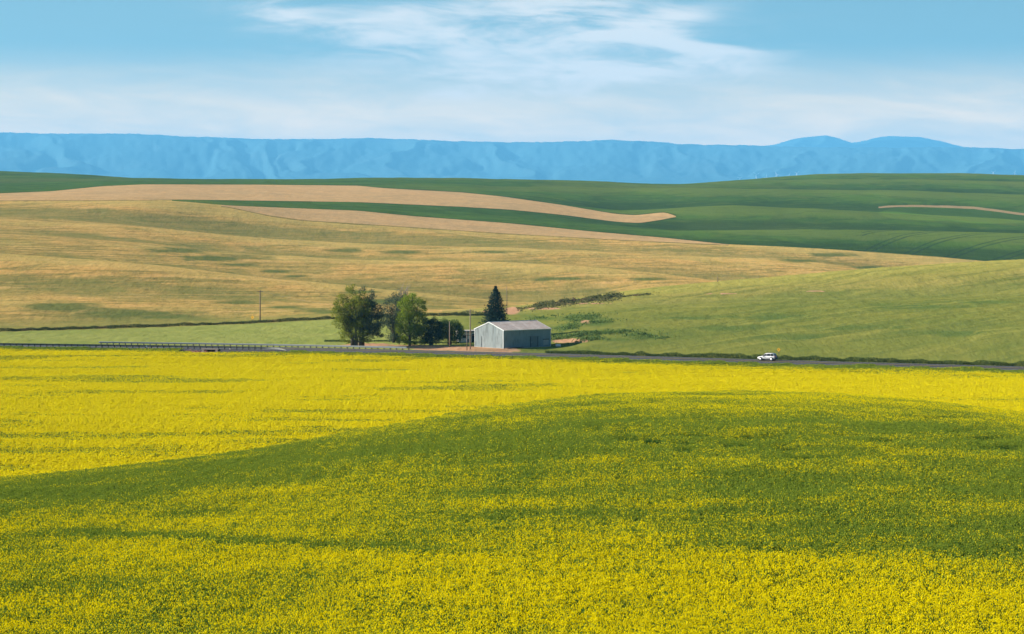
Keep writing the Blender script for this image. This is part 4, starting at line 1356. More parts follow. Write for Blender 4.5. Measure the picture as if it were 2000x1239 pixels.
# spruce behind the barn
r_ = np.random.default_rng(41)
base = P(968, 612)
sp = empty("spruce_tree", base)
HT = (VH + (EYE - base.z) / 612 * F - 559) * px2m(612.0)
tb = MB(); tb.tube([(0, 0, -0.2), (0, 0, HT * 0.5), (0, 0, HT)], [0.30, 0.17, 0.03], 8)
pts = []
nl = 34
lbm = tb
for k in range(nl):
    f_ = k / (nl - 1)
    zz = HT * (0.06 + 0.93 * f_)
    rad = 3.7 * (1 - f_ ** 2.3) * (0.85 + 0.3 * r_.uniform()) + 0.12
    nb2 = int(15 - 8 * f_)
    for b in range(nb2):
        a = 2 * math.pi * (b + r_.uniform(-.4, .4)) / nb2 + k * 0.9
        rl = rad * r_.uniform(0.72, 1.13)
        m_ = int(12 + 34 * rl / 3)
        tt = r_.uniform(0.18, 1.0, m_)
        dr = -0.22 * rl * tt ** 1.4 + 0.16 * rl * tt ** 3
        side = r_.normal(0, 0.16 + 0.10 * rl * (1 - tt), m_)
        px_ = np.cos(a) * rl * tt - np.sin(a) * side; py_ = np.sin(a) * rl * tt + np.cos(a) * side
        pts.append(np.c_[px_, py_, zz + dr + r_.normal(0, 0.09, m_)])
        if b % 2 == 0:
            lbm.tube([(0, 0, zz), (math.cos(a) * rl * .9, math.sin(a) * rl * .9, zz - 0.12 * rl)], [0.05, 0.015], 4, False)
C = np.concatenate(pts)
link(bpy.data.objects.new("crown", leaves_mesh("crown", C, np.full(len(C), 0.40), spruce_mat, r_, 0.05, 0.42)), sp)
lbm.build("trunk", bark, sp)
tag(sp, "dark conical spruce rising behind the metal barn", "tree", TG)


# ---------------------------------------------------------------- metal barn
def metal_mat(name, a_, b_, rust, rust_lo, rust_hi, rough=0.55, metal=0.25):
    m, t = material(name)
    tcn = t.n("ShaderNodeTexCoord"); oi = t.n("ShaderNodeObjectInfo")
    off = t.vmath('ADD', tcn.outputs["Object"], t.comb(t.math('MULTIPLY', oi.outputs["Random"], 37.0), t.math('MULTIPLY', oi.outputs["Random"], 91.0), 0.0))
    n1_ = t.noise(t.vmath('MULTIPLY', off, (1.3, 1.3, 0.35)), 1.0, 5.0, 0.65)
    n2_ = t.noise(t.vmath('MULTIPLY', off, (5.0, 5.0, 0.6)), 1.0, 4.0, 0.6)
    c = t.mix(t.math('ADD', t.math('MULTIPLY', oi.outputs["Random"], 0.75), t.math('MULTIPLY', n2_, 0.3)), a_, b_)
    c = t.mix(t.smooth(n1_, rust_lo, rust_hi, 0.0, 0.75), c, rust)
    p = t.n("ShaderNodeBsdfPrincipled"); t.put(p.inputs["Base Color"], c)
    p.inputs["Roughness"].default_value = rough; p.inputs["Metallic"].default_value = metal
    o = t.n("ShaderNodeOutputMaterial"); t.link(p.outputs[0], o.inputs[0])
    return m


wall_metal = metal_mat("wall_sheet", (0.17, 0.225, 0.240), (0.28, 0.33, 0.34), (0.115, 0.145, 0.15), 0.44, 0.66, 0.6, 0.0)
shaded_side_metal = metal_mat("shaded_side_sheet", (0.105, 0.175, 0.215), (0.15, 0.23, 0.27), (0.08, 0.125, 0.155), 0.50, 0.70, 0.6, 0.0)  # long walls: shade painted in as a darker, bluer copy of the gable sheet
roof_metal = metal_mat("roof_sheet", (0.34, 0.295, 0.28), (0.52, 0.465, 0.445), (0.32, 0.225, 0.18), 0.42, 0.66, 0.6, 0.0)
trim_metal = simple_mat("barn_trim", (0.52, 0.56, 0.57), 0.5, 0.1, 2.0, metal=0.2)
door_metal = simple_mat("barn_door_sheet", (0.10, 0.145, 0.165), 0.6, 0.15, 2.0, metal=0.2, dirt=(0.14, 0.12, 0.10), dirt_lo=0.6, dirt_hi=0.8)
dark_hole = simple_mat("dark_interior", (0.012, 0.012, 0.014), 0.9, 0.1)
concrete = simple_mat("concrete", (0.33, 0.31, 0.28), 0.95, 0.2, 2.0, dirt=(0.2, 0.17, 0.13))

BETA = R(40.0)
BL, BW, BE, BR_ = 14.8, 10.6, 4.4, 6.15
bc = Vector(((983 - 1000) / F * 575.0, 575.0, BARN_Z))
barn = empty("barn", bc, BETA)
tag(barn, "grey blue corrugated metal barn with low gable roof beside the road", "barn")


def corrugated(w_, zlo, zhi0, zhi1, depth=0.035, ribs=6):
    """upright sheet along +x, ribs proud towards -y; top slopes from zhi0 to zhi1"""
    xs_, ys_ = [], []
    for k in range(ribs):
        for (fx, d) in ((0.0, 0.0), (0.25, 0.0), (0.4, -depth), (0.75, -depth), (0.9, 0.0)):
            xs_.append((k + fx) / ribs * w_); ys_.append(d)
    xs_.append(w_); ys_.append(0.0)
    V = []
    for x_, y_ in zip(xs_, ys_):
        V += [(x_, y_, zlo), (x_, y_, zhi0 + (zhi1 - zhi0) * x_ / w_)]
    n_ = len(xs_)
    mb = MB(); mb.poly(V, [(2 * i, 2 * i + 2, 2 * i + 3, 2 * i + 1) for i in range(n_ - 1)])
    return mb


nlp = 12
wp = BL / nlp
lm_ = corrugated(wp, 0.05, BE, BE).mesh("wall_panel", shaded_side_metal)
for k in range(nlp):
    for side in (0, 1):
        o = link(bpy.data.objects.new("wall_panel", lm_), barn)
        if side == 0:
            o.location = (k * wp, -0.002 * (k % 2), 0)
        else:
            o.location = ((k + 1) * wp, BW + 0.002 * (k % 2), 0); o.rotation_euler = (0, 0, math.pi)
ngp = 8
wg = BW / ngp


def roofline(y_):
    return BE + (BR_ - BE) * (1 - abs(y_ - BW / 2) / (BW / 2))


for k in range(ngp):
    # left gable faces -x: sheet runs along -y
    y0, y1 = (k + 1) * wg, k * wg
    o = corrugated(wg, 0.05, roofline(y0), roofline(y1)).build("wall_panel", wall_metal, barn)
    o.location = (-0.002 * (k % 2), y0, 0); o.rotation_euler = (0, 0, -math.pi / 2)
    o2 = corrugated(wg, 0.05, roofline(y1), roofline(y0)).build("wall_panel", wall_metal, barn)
    o2.location = (BL + 0.002 * (k % 2), y1, 0); o2.rotation_euler = (0, 0, math.pi / 2)
# roof: sheets on both slopes
pitch = math.atan2(BR_ - BE, BW / 2)
slen = math.hypot(BW / 2, BR_ - BE) + 0.35
rm_ = corrugated(wp + 0.05, 0.0, slen, slen, 0.03, 5)
# lay the sheet down: local z becomes the way up the slope
rm_.v = [(x_, z_ * math.cos(pitch), z_ * math.sin(pitch) - y_ * 1.0) for (x_, y_, z_) in rm_.v]
rmesh = rm_.mesh("roof_panel", roof_metal)
for k in range(nlp):
    o = link(bpy.data.objects.new("roof_panel", rmesh), barn)
    o.location = (k * wp - 0.03, -0.35 * math.cos(pitch), BE - 0.35 * math.sin(pitch) + 0.03 + 0.004 * (k % 2))
    o = link(bpy.data.objects.new("roof_panel", rmesh), barn)
    o.location = ((k + 1) * wp + 0.03, BW + 0.35 * math.cos(pitch), BE - 0.35 * math.sin(pitch) + 0.03 + 0.004 * (k % 2)); o.rotation_euler = (0, 0, math.pi)
mb = MB(); mb.poly([(-0.2, BW / 2 - 0.22, BR_ - 0.01), (BL + 0.2, BW / 2 - 0.22, BR_ - 0.01), (BL + 0.2, BW / 2, BR_ + 0.11), (-0.2, BW / 2, BR_ + 0.11), (BL + 0.2, BW / 2 + 0.22, BR_ - 0.01), (-0.2, BW / 2 + 0.22, BR_ - 0.01)], [(0, 1, 2, 3), (3, 2, 4, 5)])
mb.build("ridge_cap", trim_metal, barn)
for yy_ in (-0.37, BW + 0.37):
    mb = MB(); mb.box((BL / 2, yy_, BE - 0.12), (BL + 0.3, 0.05, 0.17)); mb.build("eave_trim", trim_metal, barn)
for xx_ in (-0.09, BL + 0.09):
    mb = MB()
    for (ya_, yb_) in ((-0.34, BW / 2), (BW + 0.34, BW / 2)):
        za_ = BE - 0.34 * math.tan(pitch); zb_ = BR_
        mb.poly([(xx_ - .04, ya_, za_ - .14), (xx_ + .04, ya_, za_ - .14), (xx_ + .04, yb_, zb_ - .14), (xx_ - .04, yb_, zb_ - .14), (xx_ - .04, ya_, za_ + .06), (xx_ + .04, ya_, za_ + .06), (xx_ + .04, yb_, zb_ + .06), (xx_ - .04, yb_, zb_ + .06)],
                [(0, 1, 2, 3), (7, 6, 5, 4), (0, 4, 5, 1), (3, 7, 4, 0), (1, 5, 6, 2), (2, 6, 7, 3)])
    mb.build("gable_trim", trim_metal, barn)
for (cx_, cy_) in ((-0.02, -0.05), (BL + 0.02, -0.05), (-0.02, BW + 0.05), (BL + 0.02, BW + 0.05)):
    mb = MB(); mb.box((cx_, cy_, BE / 2), (0.14, 0.14, BE - 0.1)); mb.build("corner_trim", trim_metal, barn)
mb = MB(); mb.box((BL / 2, BW / 2, 0.0), (BL + 0.15, BW + 0.15, 0.16)); mb.build("plinth", concrete, barn)
# sliding door and a blocked-up opening in the long wall
dr = corrugated(2.2, 0.12, 2.55, 2.55, 0.03, 5).build("door", door_metal, barn); dr.location = (8.5, -0.075, 0)
mb = MB(); mb.box((1.1, -0.03, 2.63), (3.4, 0.09, 0.13)); mb.build("door_track", door_metal, dr)
for xq in (-0.05, 2.25):
    mb = MB(); mb.box((xq, -0.02, 1.33), (0.10, 0.08, 2.45)); mb.build("door_jamb", dark_hole, dr)
mb = MB(); mb.box((0.28, -0.05, 1.25), (0.04, 0.05, 0.25)); mb.build("handle", trim_metal, dr)
hat = MB(); hat.box((13.35, -0.07, 1.05), (1.7, 0.06, 1.35)); ho = hat.build("hatch", wall_metal, barn)
mb = MB(); mb.box((13.35, -0.08, 1.80), (1.95, 0.09, 0.14)); mb.build("hatch_frame", dark_hole, ho)

# ---------------------------------------------------------------- white shed behind
shp = P(913.5, 604)
shed = empty("shed", shp, R(12))
tag(shed, "small white flat roofed shed half hidden behind the barn", "shed")
white_wall = simple_mat("white_wall", (0.62, 0.58, 0.54), 0.8, 0.12, 1.5, dirt=(0.42, 0.36, 0.31))
mb = MB(); mb.box((0, 2.0, 1.35), (4.4, 4.0, 2.7)); mb.build("wall", white_wall, shed)
mb = MB(); mb.box((0.05, 1.9, 2.84), (4.9, 4.7, 0.22)); rf = mb.build("roof", simple_mat("shed_roof", (0.42, 0.38, 0.35), 0.8, 0.15), shed)
mb = MB(); mb.box((0, -0.48, 2.66), (4.9, 0.08, 0.16)); mb.build("fascia", post_wood, rf)
mb = MB(); mb.box((1.55, -0.012, 1.05), (1.0, 0.05, 2.1)); d_ = mb.build("doorway", dark_hole, shed)
mb = MB(); mb.box((-0.9, -0.012, 1.5), (0.9, 0.05, 0.8)); d_ = mb.build("window", dark_hole, shed)
mb = MB(); mb.box((-0.9, -0.05, 1.06), (1.05, 0.10, 0.07)); mb.build("sill", white_wall, d_)

# ---------------------------------------------------------------- poles, wires, signs
pole_wood = simple_mat("pole_wood", (0.15, 0.115, 0.09), 0.95, 0.3, 2.0, stretch=(3, 3, 0.5))
pole_pale = simple_mat("pole_wood_pale", (0.26, 0.20, 0.15), 0.95, 0.3, 2.0, stretch=(3, 3, 0.5))
glass_i = simple_mat("insulator", (0.20, 0.22, 0.22), 0.4, 0.1)


def pole(u, Y, vtop, label, arm=True, rad=0.15, mat=pole_wood, name="utility_pole", ang=0.3):
    b = P(u, Y)
    h = b.z
    H = EYE - (vtop - VH) / F * Y - b.z
    root = empty(name, b, ang)
    mb = MB(); mb.tube([(0, 0, -0.3), (0, 0, H * .5), (0.0, 0, H)], [rad * 1.15, rad, rad * 0.75], 10); mb.build("pole", mat, root)
    if arm:
        mb = MB(); mb.box((0, -rad - 0.03, H - 0.45), (1.7, 0.10, 0.13)); am = mb.build("crossarm", mat, root)
        for xq in (-0.75, -0.28, 0.28, 0.75):
            mb = MB(); mb.tube([(xq, -rad - 0.03, H - 0.385), (xq, -rad - 0.03, H - 0.30), (xq, -rad - 0.03, H - 0.20)], [0.05, 0.065, 0.035], 8); mb.build("insulator", glass_i, am)
    tag(root, label, "pole", "poles")
    return root, H


Yp = hit(508, 629, 640) + 3
p1, H1 = pole(508, Yp, 567, "tall wooden utility pole beside the left yellow sign, in front of the wheat hill", True, 0.17)
p2, H2 = pole(878, 583, 628, "pale wooden pole standing in front of the dark bushes", False, 0.10, pole_pale)
p3, H3 = pole(918.5, 575, 604, "tall wooden pole in the yard just left of the barn", True, 0.13, pole_pale)
p4, H4 = pole(912, 573.5, 646, "short pole with a dark meter box, beside the tall yard pole", False, 0.10)
mb = MB(); mb.box((0.15, -0.22, 2.35), (0.5, 0.3, 0.75)); mb.build("meter_box", simple_mat("meter_box_paint", (0.06, 0.065, 0.07), 0.6, 0.1), p4)
mb = MB(); mb.box((0.55, 0.0, 3.5), (2.4, 0.09, 0.12)); mb.build("crossbar", pole_wood, p4)
Y5p = 700.0
p5, H5 = pole(990, Y5p, 560, "thin pole rising just right of the spruce top", False, 0.10)
Y6p = hit(1402, 551, 640) - 2
p6, H6 = pole(1402, Y6p, 540, "short lone post on the crest of the slope below the wheat", False, 0.11, pole_wood, "fence_post")


def wire(a, b, sag, label):
    pts = []
    for k in range(25):
        f_ = k / 24
        q = a.lerp(b, f_); q.z -= sag * 4 * f_ * (1 - f_)
        pts.append(q)
    mb = MB(); mb.tube(pts, 0.013, 5)
    o = mb.build("power_line", simple_mat("cable", (0.12, 0.12, 0.12), 0.5, 0.1))
    tag(o, label, "wire", "wires between the poles")


topz = lambda p_, H_, d: Vector((p_.location.x, p_.location.y - 0.17, p_.location.z + H_ - d))
wire(topz(p3, H3, 0.2), topz(p1, H1, 0.2), 2.2, "thin overhead wire from the yard pole across the trees to the left pole")
wire(topz(p3, H3, 0.2), topz(p5, H5, 0.1), 0.6, "thin overhead wire from the yard pole past the spruce")

sign_yellow = simple_mat("sign_yellow", (0.72, 0.40, 0.015), 0.5, 0.06, 2.0)
sign_black = simple_mat("sign_black", (0.012, 0.012, 0.012), 0.6, 0.05)


def sign(u, Y, vmid, half, label, rz, arrow=True):
    b = P(u, Y)
    zc_ = EYE - (vmid - VH) / F * Y - b.z
    root = empty("road_sign", b, rz)
    mb = MB(); mb.box((0, 0.05, (zc_ + half * 0.6) / 2), (0.10, 0.08, zc_ + half * 0.6)); mb.build("post", post_wood, root)

    def diamond(h_, y_, th):
        m_ = MB()
        p_ = [(0, y_, zc_ - h_), (h_, y_, zc_), (0, y_, zc_ + h_), (-h_, y_, zc_)]
        p_ += [(a_[0], y_ + th, a_[2]) for a_ in p_]
        m_.poly(p_, [(0, 1, 2, 3), (7, 6, 5, 4), (0, 4, 5, 1), (1, 5, 6, 2), (2, 6, 7, 3), (3, 7, 4, 0)])
        return m_
    pl = diamond(half, -0.012, 0.02).build("panel", sign_yellow, root)
    # thin black border and a bent arrow
    m_ = MB()
    h1, h2 = half * 0.93, half * 0.88
    o_ = [(0, -h1), (h1, 0), (0, h1), (-h1, 0)]; i_ = [(0, -h2), (h2, 0), (0, h2), (-h2, 0)]
    m_.poly([(a_[0], -0.016, zc_ + a_[1]) for a_ in o_ + i_], [(k, (k + 1) % 4, 4 + (k + 1) % 4, 4 + k) for k in range(4)])
    m_.build("border", sign_black, pl)
    s_ = half
    m_ = MB()
    q = [(-.02, -.42), (.16, -.42), (.16, -.02), (-.10, .18), (-.22, .02), (-.02, -.12)]
    m_.poly([(a_ * s_, -0.017, zc_ + b_ * s_) for a_, b_ in q], [(0, 1, 2, 5), (5, 2, 3, 4)])
    m_.poly([(a_ * s_, -0.017, zc_ + b_ * s_) for a_, b_ in [(-.30, -.06), (.02, .30), (-.38, .38)]], [(0, 1, 2)])
    m_.build("arrow", sign_black, pl)
    tag(root, label, "sign", "yellow road signs")


sign(1521, 538.5, 683.5, 0.46, "yellow diamond road sign with black arrow just behind the white car", -0.5)
sign(493, Yp + 1.5, 620, 0.62, "yellow diamond road sign left of the tall utility pole", -0.5)

# reflector posts on the near side of the road
for (um, off_, lab) in ((300, -5.6, "small white reflector post below the guardrail, left of the culvert"), (471, -7.2, "small white reflector post just right of the culvert")):
    a_ = station(um); x_, y_ = road_xy(a_, off_)
    root = empty("reflector_post", (x_, y_, float(ground_many(np.array([x_]), np.array([y_]))[0]) + 0.1))
    mb = MB(); mb.box((0, 0, 0.3), (0.09, 0.05, 0.7)); mb.build("post", post_wood, root)
    mb = MB(); mb.tube([(0, -0.05, 0.62), (0, 0.05, 0.62)], 0.2, 14); mb.build("reflector", simple_mat("reflector_white", (0.8, 0.8, 0.82), 0.4, 0.03), root)
    tag(root, lab, "reflector", "reflector posts by the road")

# ---------------------------------------------------------------- culvert under the road
a_ = station(434); x_, y_ = road_xy(a_, -8.3)
ty_ = np.interp(a_, RS, RT[:, 1]); tx_ = np.interp(a_, RS, RT[:, 0])
zc_ = float(ground_many(np.array([x_]), np.array([y_]))[0])
cul = empty("culvert", (x_, y_, zc_ - 0.25), math.atan2(ty_, tx_))
tag(cul, "low concrete culvert with a dark opening in the bank below the road", "culvert")
mb = MB(); mb.box((0, 0.3, 1.0), (4.4, 0.35, 0.34)); mb.build("headwall", concrete, cul)
for xq in (-1.75, 1.75):
    mb = MB(); mb.box((xq, 0.3, 0.42), (0.55, 0.35, 0.82)); mb.build("wing_wall", concrete, cul)
mb = MB()
mb.poly([(-1.5, 0.2, 0.05), (1.5, 0.2, 0.05), (1.5, 0.2, 0.84), (-1.5, 0.2, 0.84), (-1.5, 3.0, 0.05), (1.5, 3.0, 0.05), (1.5, 3.0, 0.84), (-1.5, 3.0, 0.84)], [(4, 5, 6, 7), (0, 1, 5, 4), (3, 7, 6, 2), (0, 4, 7, 3), (1, 2, 6, 5)])
mb.build("barrel", dark_hole, cul)
# broken rock beside it
r_ = np.random.default_rng(55); rb = MB()
rock_mat = simple_mat("red_rock", (0.34, 0.17, 0.10), 0.95, 0.4, 1.2, dirt=(0.42, 0.30, 0.20))
for k in range(60):
    aa = station(405 + r_.normal(0, 12)); xx_, yy_ = road_xy(aa, -7.9 + r_.normal(0, 0.9))
    zz_ = float(ground_many(np.array([xx_]), np.array([yy_]))[0]) + 0.1
    s_ = r_.uniform(0.12, 0.36)
    p_ = OCT_V * s_ * r_.uniform(0.6, 1.2, (6, 1)) * np.array([1.3, 1.0, 0.7])
    ca, sa = math.cos(k), math.sin(k)
    rb.poly([(xx_ + q[0] * ca - q[1] * sa, yy_ + q[0] * sa + q[1] * ca, zz_ + q[2]) for q in p_], OCT_F.tolist())
tag(rb.build("rubble", rock_mat), "reddish broken rock tipped on the bank left of the culvert", None, None, "stuff")

# ---------------------------------------------------------------- odds and ends round the barn
grey_board = simple_mat("weathered_board", (0.17, 0.16, 0.15), 0.95, 0.35, 3.0)
ca, sa = math.cos(BETA), math.sin(BETA)
lp = empty("lumber_pile", (bc.x + 2.2 * ca + 1.2 * sa, bc.y + 2.2 * sa - 1.2 * ca, BARN_Z + 0.02), BETA)
tag(lp, "heap of dark boards and pipes along the foot of the barn's long wall", "lumber pile")
random.seed(9)
for k in range(11):
    mb = MB(); ln = random.uniform(1.8, 4.4)
    mb.box((0, 0, 0), (ln, random.uniform(0.12, 0.28), random.uniform(0.05, 0.10)))
    o = mb.build("board", grey_board if k % 3 else post_wood, lp)
    o.location = (random.uniform(-1.6, 2.6), random.uniform(-0.5, 0.5), 0.06 + 0.075 * (k // 3)); o.rotation_euler = (random.uniform(-.05, .05), random.uniform(-.03, .03), random.uniform(-.18, .18))
wtk = empty("water_tank", P(1090, 582.5), 0.25)
tag(wtk, "small white tank lying in the weeds right of the barn", "tank")
mb = MB(); mb.tube([(-0.62, 0, 0.34), (-0.56, 0, 0.34), (0.56, 0, 0.34), (0.62, 0, 0.34)], [0.2, 0.33, 0.33, 0.2], 16); mb.build("drum", simple_mat("white_enamel", (0.72, 0.72, 0.72), 0.4, 0.05), wtk)
for xq in (-0.35, 0.35):
    mb = MB(); mb.box((xq, 0, 0.07), (0.12, 0.6, 0.14)); mb.build("cradle", grey_board, wtk)

# ---------------------------------------------------------------- white car
car_paint, t = material("white_car_paint")
p = t.n("ShaderNodeBsdfPrincipled"); p.inputs["Base Color"].default_value = (0.74, 0.74, 0.76, 1); p.inputs["Roughness"].default_value = 0.35; p.inputs["Coat Weight"].default_value = 0.5
om = t.n("ShaderNodeOutputMaterial"); t.link(p.outputs[0], om.inputs[0])
car_glass, t = material("tinted_glass")
p = t.n("ShaderNodeBsdfPrincipled"); p.inputs["Base Color"].default_value = (0.010, 0.011, 0.013, 1); p.inputs["Roughness"].default_value = 0.12
om = t.n("ShaderNodeOutputMaterial"); t.link(p.outputs[0], om.inputs[0])
black_trim = simple_mat("black_trim", (0.018, 0.018, 0.02), 0.6, 0.1)
tyre_mat = simple_mat("tyre_rubber", (0.016, 0.016, 0.016), 0.9, 0.1)
rim_mat = simple_mat("alloy_rim", (0.62, 0.63, 0.65), 0.35, 0.05, metal=0.5)
red_lens = simple_mat("tail_lens", (0.30, 0.012, 0.010), 0.3, 0.05)
lamp_lens = simple_mat("head_lens", (0.55, 0.57, 0.60), 0.2, 0.05)
a_ = station(1491); xo, yo = road_xy(a_, 1.9)
tx_ = np.interp(a_, RS, RT[:, 0]); ty_ = np.interp(a_, RS, RT[:, 1])
car = empty("car", (xo, yo, road_z(1.9) + 0.006), math.atan2(-ty_, -tx_))
tag(car, "white compact sport utility car driving left along the road", "car")
# stations: x, half width, sill z, belt z
ST = [(-2.08, 0.74, 0.50, 0.88), (-2.02, 0.82, 0.40, 0.98), (-1.80, 0.86, 0.32, 1.02), (-1.0, 0.88, 0.30, 1.01), (0.0, 0.88, 0.30, 0.98), (0.75, 0.87, 0.30, 0.97), (1.25, 0.86, 0.30, 0.93), (1.75, 0.83, 0.32, 0.84), (2.0, 0.76, 0.38, 0.72), (2.10, 0.62, 0.46, 0.62)]
ring = lambda x_, w_, s_, b_: [(x_, -w_ * .9, s_), (x_, -w_, s_ + (b_ - s_) * .28), (x_, -w_, s_ + (b_ - s_) * .78), (x_, -w_ * .93, b_), (x_, 0, b_ + 0.03), (x_, w_ * .93, b_), (x_, w_, s_ + (b_ - s_) * .78), (x_, w_, s_ + (b_ - s_) * .28), (x_, w_ * .9, s_)]
V = []
for q in ST: V += ring(*q)
Fc = []
for i in range(len(ST) - 1):
    for k in range(8):
        Fc.append((i * 9 + k, i * 9 + k + 1, (i + 1) * 9 + k + 1, (i + 1) * 9 + k))
    Fc.append((i * 9 + 8, i * 9, (i + 1) * 9, (i + 1) * 9 + 8))
Fc.append(tuple(range(9))); Fc.append(tuple((len(ST) - 1) * 9 + k for k in range(8, -1, -1)))
mb = MB(); mb.poly(V, Fc, True); body = mb.build("body", car_paint, car)
# cabin: x at belt, x at roof
CB = [(-1.98, 0.79, 1.00, -1.78, 0.62, 1.30), (-1.85, 0.80, 1.0, -1.60, 0.66, 1.60), (-1.0, 0.81, 1.0, -1.0, 0.67, 1.655), (0.0, 0.81, 0.98, -0.1, 0.67, 1.64), (0.65, 0.80, 0.97, 0.22, 0.65, 1.58), (1.12, 0.78, 0.95, 0.40, 0.62, 1.50)]
V = []
for (xb, wb, zb, xr, wr, zr_) in CB:
    V += [(xb, -wb, zb - 0.03), (xr, -wr, zr_), (xr, 0, zr_ + 0.03), (xr, wr, zr_), (xb, wb, zb - 0.03)]
Fc = []
for i in range(len(CB) - 1):
    for k in range(4):
        Fc.append((i * 5 + k, i * 5 + k + 1, (i + 1) * 5 + k + 1, (i + 1) * 5 + k))
Fc.append((0, 1, 2, 3, 4)); n_ = len(CB) - 1
Fc.append((n_ * 5 + 4, n_ * 5 + 3, n_ * 5 + 2, n_ * 5 + 1, n_ * 5))
mb = MB(); mb.poly(V, Fc, True); mb.build("cabin", car_paint, car)


def cabpt(x_, f_, side, out=0.012):
    """point on the cabin side: x along the car, f from belt (0) to roof (1)"""
    xs_ = [c_[0] + (c_[3] - c_[0]) * f_ for c_ in CB]; ws_ = [c_[1] + (c_[4] - c_[1]) * f_ for c_ in CB]; zs_ = [c_[2] - 0.03 + (c_[5] - c_[2] + 0.03) * f_ for c_ in CB]
    return (x_, side * (float(np.interp(x_, xs_, ws_)) + out), float(np.interp(x_, xs_, zs_)))


for side in (-1, 1):
    for (x0_, x1_, x2_, x3_) in ((-1.62, -0.98, -0.98, -1.50), (-0.90, -0.12, -0.12, -0.90), (-0.04, 0.92, 0.34, -0.04)):
        q = [cabpt(x0_, 0.14, side), cabpt(x1_, 0.14, side), cabpt(x2_, 0.84, side), cabpt(x3_, 0.84, side)]
        mb = MB(); mb.poly(q, [(0, 1, 2, 3) if side < 0 else (3, 2, 1, 0)]); mb.build("window", car_glass, car)
mb = MB(); mb.poly([(-1.975, -0.66, 1.03), (-1.975, 0.66, 1.03), (-1.68, 0.56, 1.56), (-1.68, -0.56, 1.56)], [(0, 3, 2, 1)])
mb.v = [(x_ - 0.035, y_, z_) for x_, y_, z_ in mb.v]; mb.build("rear_window", car_glass, car)
mb = MB(); mb.poly([(1.14, -0.68, 0.98), (1.14, 0.68, 0.98), (0.44, 0.55, 1.49), (0.44, -0.55, 1.49)], [(0, 1, 2, 3)])
mb.v = [(x_ + 0.02, y_, z_ + 0.02) for x_, y_, z_ in mb.v]; mb.build("windscreen", car_glass, car)
for side in (-1, 1):
    mb = MB(); mb.box((-2.0, side * 0.70, 0.98), (0.16, 0.24, 0.26)); mb.build("tail_light", red_lens, car)
    mb = MB(); mb.box((1.97, side * 0.60, 0.70), (0.2, 0.26, 0.13)); mb.build("headlight", lamp_lens, car)
    mb = MB(); mb.box((-0.55, side * 0.60, 1.70), (1.7, 0.05, 0.04)); mb.build("roof_rail", black_trim, car)
    mb = MB(); mb.box((0.80, side * 0.93, 1.03), (0.16, 0.2, 0.13)); mb.build("mirror", car_paint, car)
    mb = MB(); mb.box((0.0, side * 0.865, 0.335), (2.0, 0.06, 0.13)); mb.build("sill_cladding", black_trim, car)
    for xw in (-1.25, 1.28):
        mb = MB(); mb.tube([(xw, side * 0.60, 0.36), (xw, side * 0.889, 0.36)], 0.42, 24); mb.build("wheel_arch", black_trim, car)
        wh = empty("wheel", (xw, side * 0.80, 0.33)); wh.parent = car
        mb = MB(); mb.tube([(0, -0.11, 0), (0, -0.08, 0), (0, 0.08, 0), (0, 0.11, 0)], [0.30, 0.335, 0.335, 0.30], 24); mb.build("tyre", tyre_mat, wh)
        mb = MB(); mb.tube([(0, side * 0.09, 0), (0, side * 0.118, 0), (0, side * 0.125, 0)], [0.24, 0.235, 0.05], 20); mb.build("rim", rim_mat, wh)
mb = MB(); mb.box((-2.06, 0, 0.50), (0.16, 1.58, 0.26)); mb.build("rear_bumper", black_trim, car)
mb = MB(); mb.box((2.06, 0, 0.46), (0.14, 1.2, 0.2)); mb.build("front_bumper", black_trim, car)
mb = MB(); mb.box((-2.085, 0, 0.80), (0.02, 0.36, 0.12)); mb.build("number_plate", rim_mat, car)

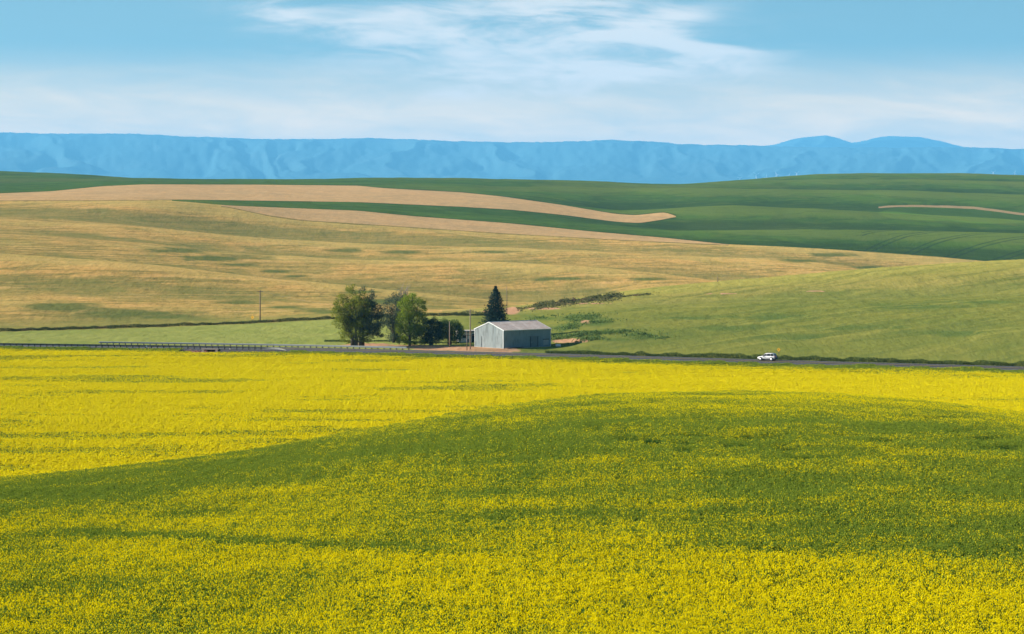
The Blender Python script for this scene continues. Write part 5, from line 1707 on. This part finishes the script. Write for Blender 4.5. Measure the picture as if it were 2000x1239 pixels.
# ---------------------------------------------------------------- wind turbines on the far plain
turb_white = simple_mat("turbine_white", (0.80, 0.80, 0.80), 0.5, 0.02)
labels_t = ["leftmost of the tiny wind turbines standing behind the green skyline", "taller wind turbine, second of the row behind the skyline", "third tiny wind turbine from the left on the skyline", "fourth tiny wind turbine from the left on the skyline",
            "fifth tiny wind turbine from the left on the skyline", "sixth wind turbine, last of the row left of the hilltop", "tiny wind turbine right of the hilltop, the nearer to the middle", "rightmost tiny wind turbine on the skyline"]
random.seed(3)
for (ut, vt, rb_), lab in zip([(1445, 349, 40), (1477, 341, 48), (1497, 346, 40), (1517, 342, 44), (1541, 343, 40), (1556, 339, 48), (1940, 337, 40), (1982, 338, 40)], labels_t):
    Yt = 30200.0
    xt = (ut - 1000) / F * Yt
    zb_ = float(ground_many(np.array([xt]), np.array([Yt]))[0])
    H_ = EYE - (vt - VH) / F * Yt - zb_
    tbn = empty("wind_turbine", (xt, Yt, zb_), random.uniform(-0.5, 0.5))
    mb = MB(); mb.tube([(0, 0, -2), (0, 0, H_ * .5), (0, 0, H_)], [5.5, 4.6, 3.2], 12); mb.build("tower", turb_white, tbn)
    mb = MB(); mb.box((0, 1.5, H_ + 1.2), (3.4, 9, 3.4)); mb.build("nacelle", turb_white, tbn)
    mb = MB(); mb.tube([(0, -3.2, H_ + 1.2), (0, -5.5, H_ + 1.2)], [1.8, 0.6], 10); hb = mb.build("hub", turb_white, tbn)
    ph_ = random.uniform(0, 2)
    for k in range(3):
        an = ph_ + k * 2 * math.pi / 3
        dx_, dz_ = math.sin(an), math.cos(an)
        mb = MB()
        q = []
        for (rr_, ww_) in ((1.0, 1.6), (rb_ * 0.25, 3.2), (rb_ * 0.6, 2.3), (rb_, 0.8)):
            for sgn in (-1, 1):
                for th in (-0.25, 0.25):
                    q.append((dx_ * rr_ + dz_ * ww_ * sgn, -4.0 + th, H_ + 1.2 + dz_ * rr_ - dx_ * ww_ * sgn))
        fc = []
        for k2 in range(3):
            b0, b1 = k2 * 4, k2 * 4 + 4
            fc += [(b0, b1, b1 + 1, b0 + 1), (b0 + 2, b0 + 3, b1 + 3, b1 + 2), (b0, b0 + 2, b1 + 2, b1), (b0 + 1, b1 + 1, b1 + 3, b0 + 3)]
        fc += [(12, 13, 15, 14), (0, 1, 3, 2)]
        mb.poly(q, fc); mb.build("blade", turb_white, hb)
    tag(tbn, lab, "wind turbine", "wind turbines on the skyline")
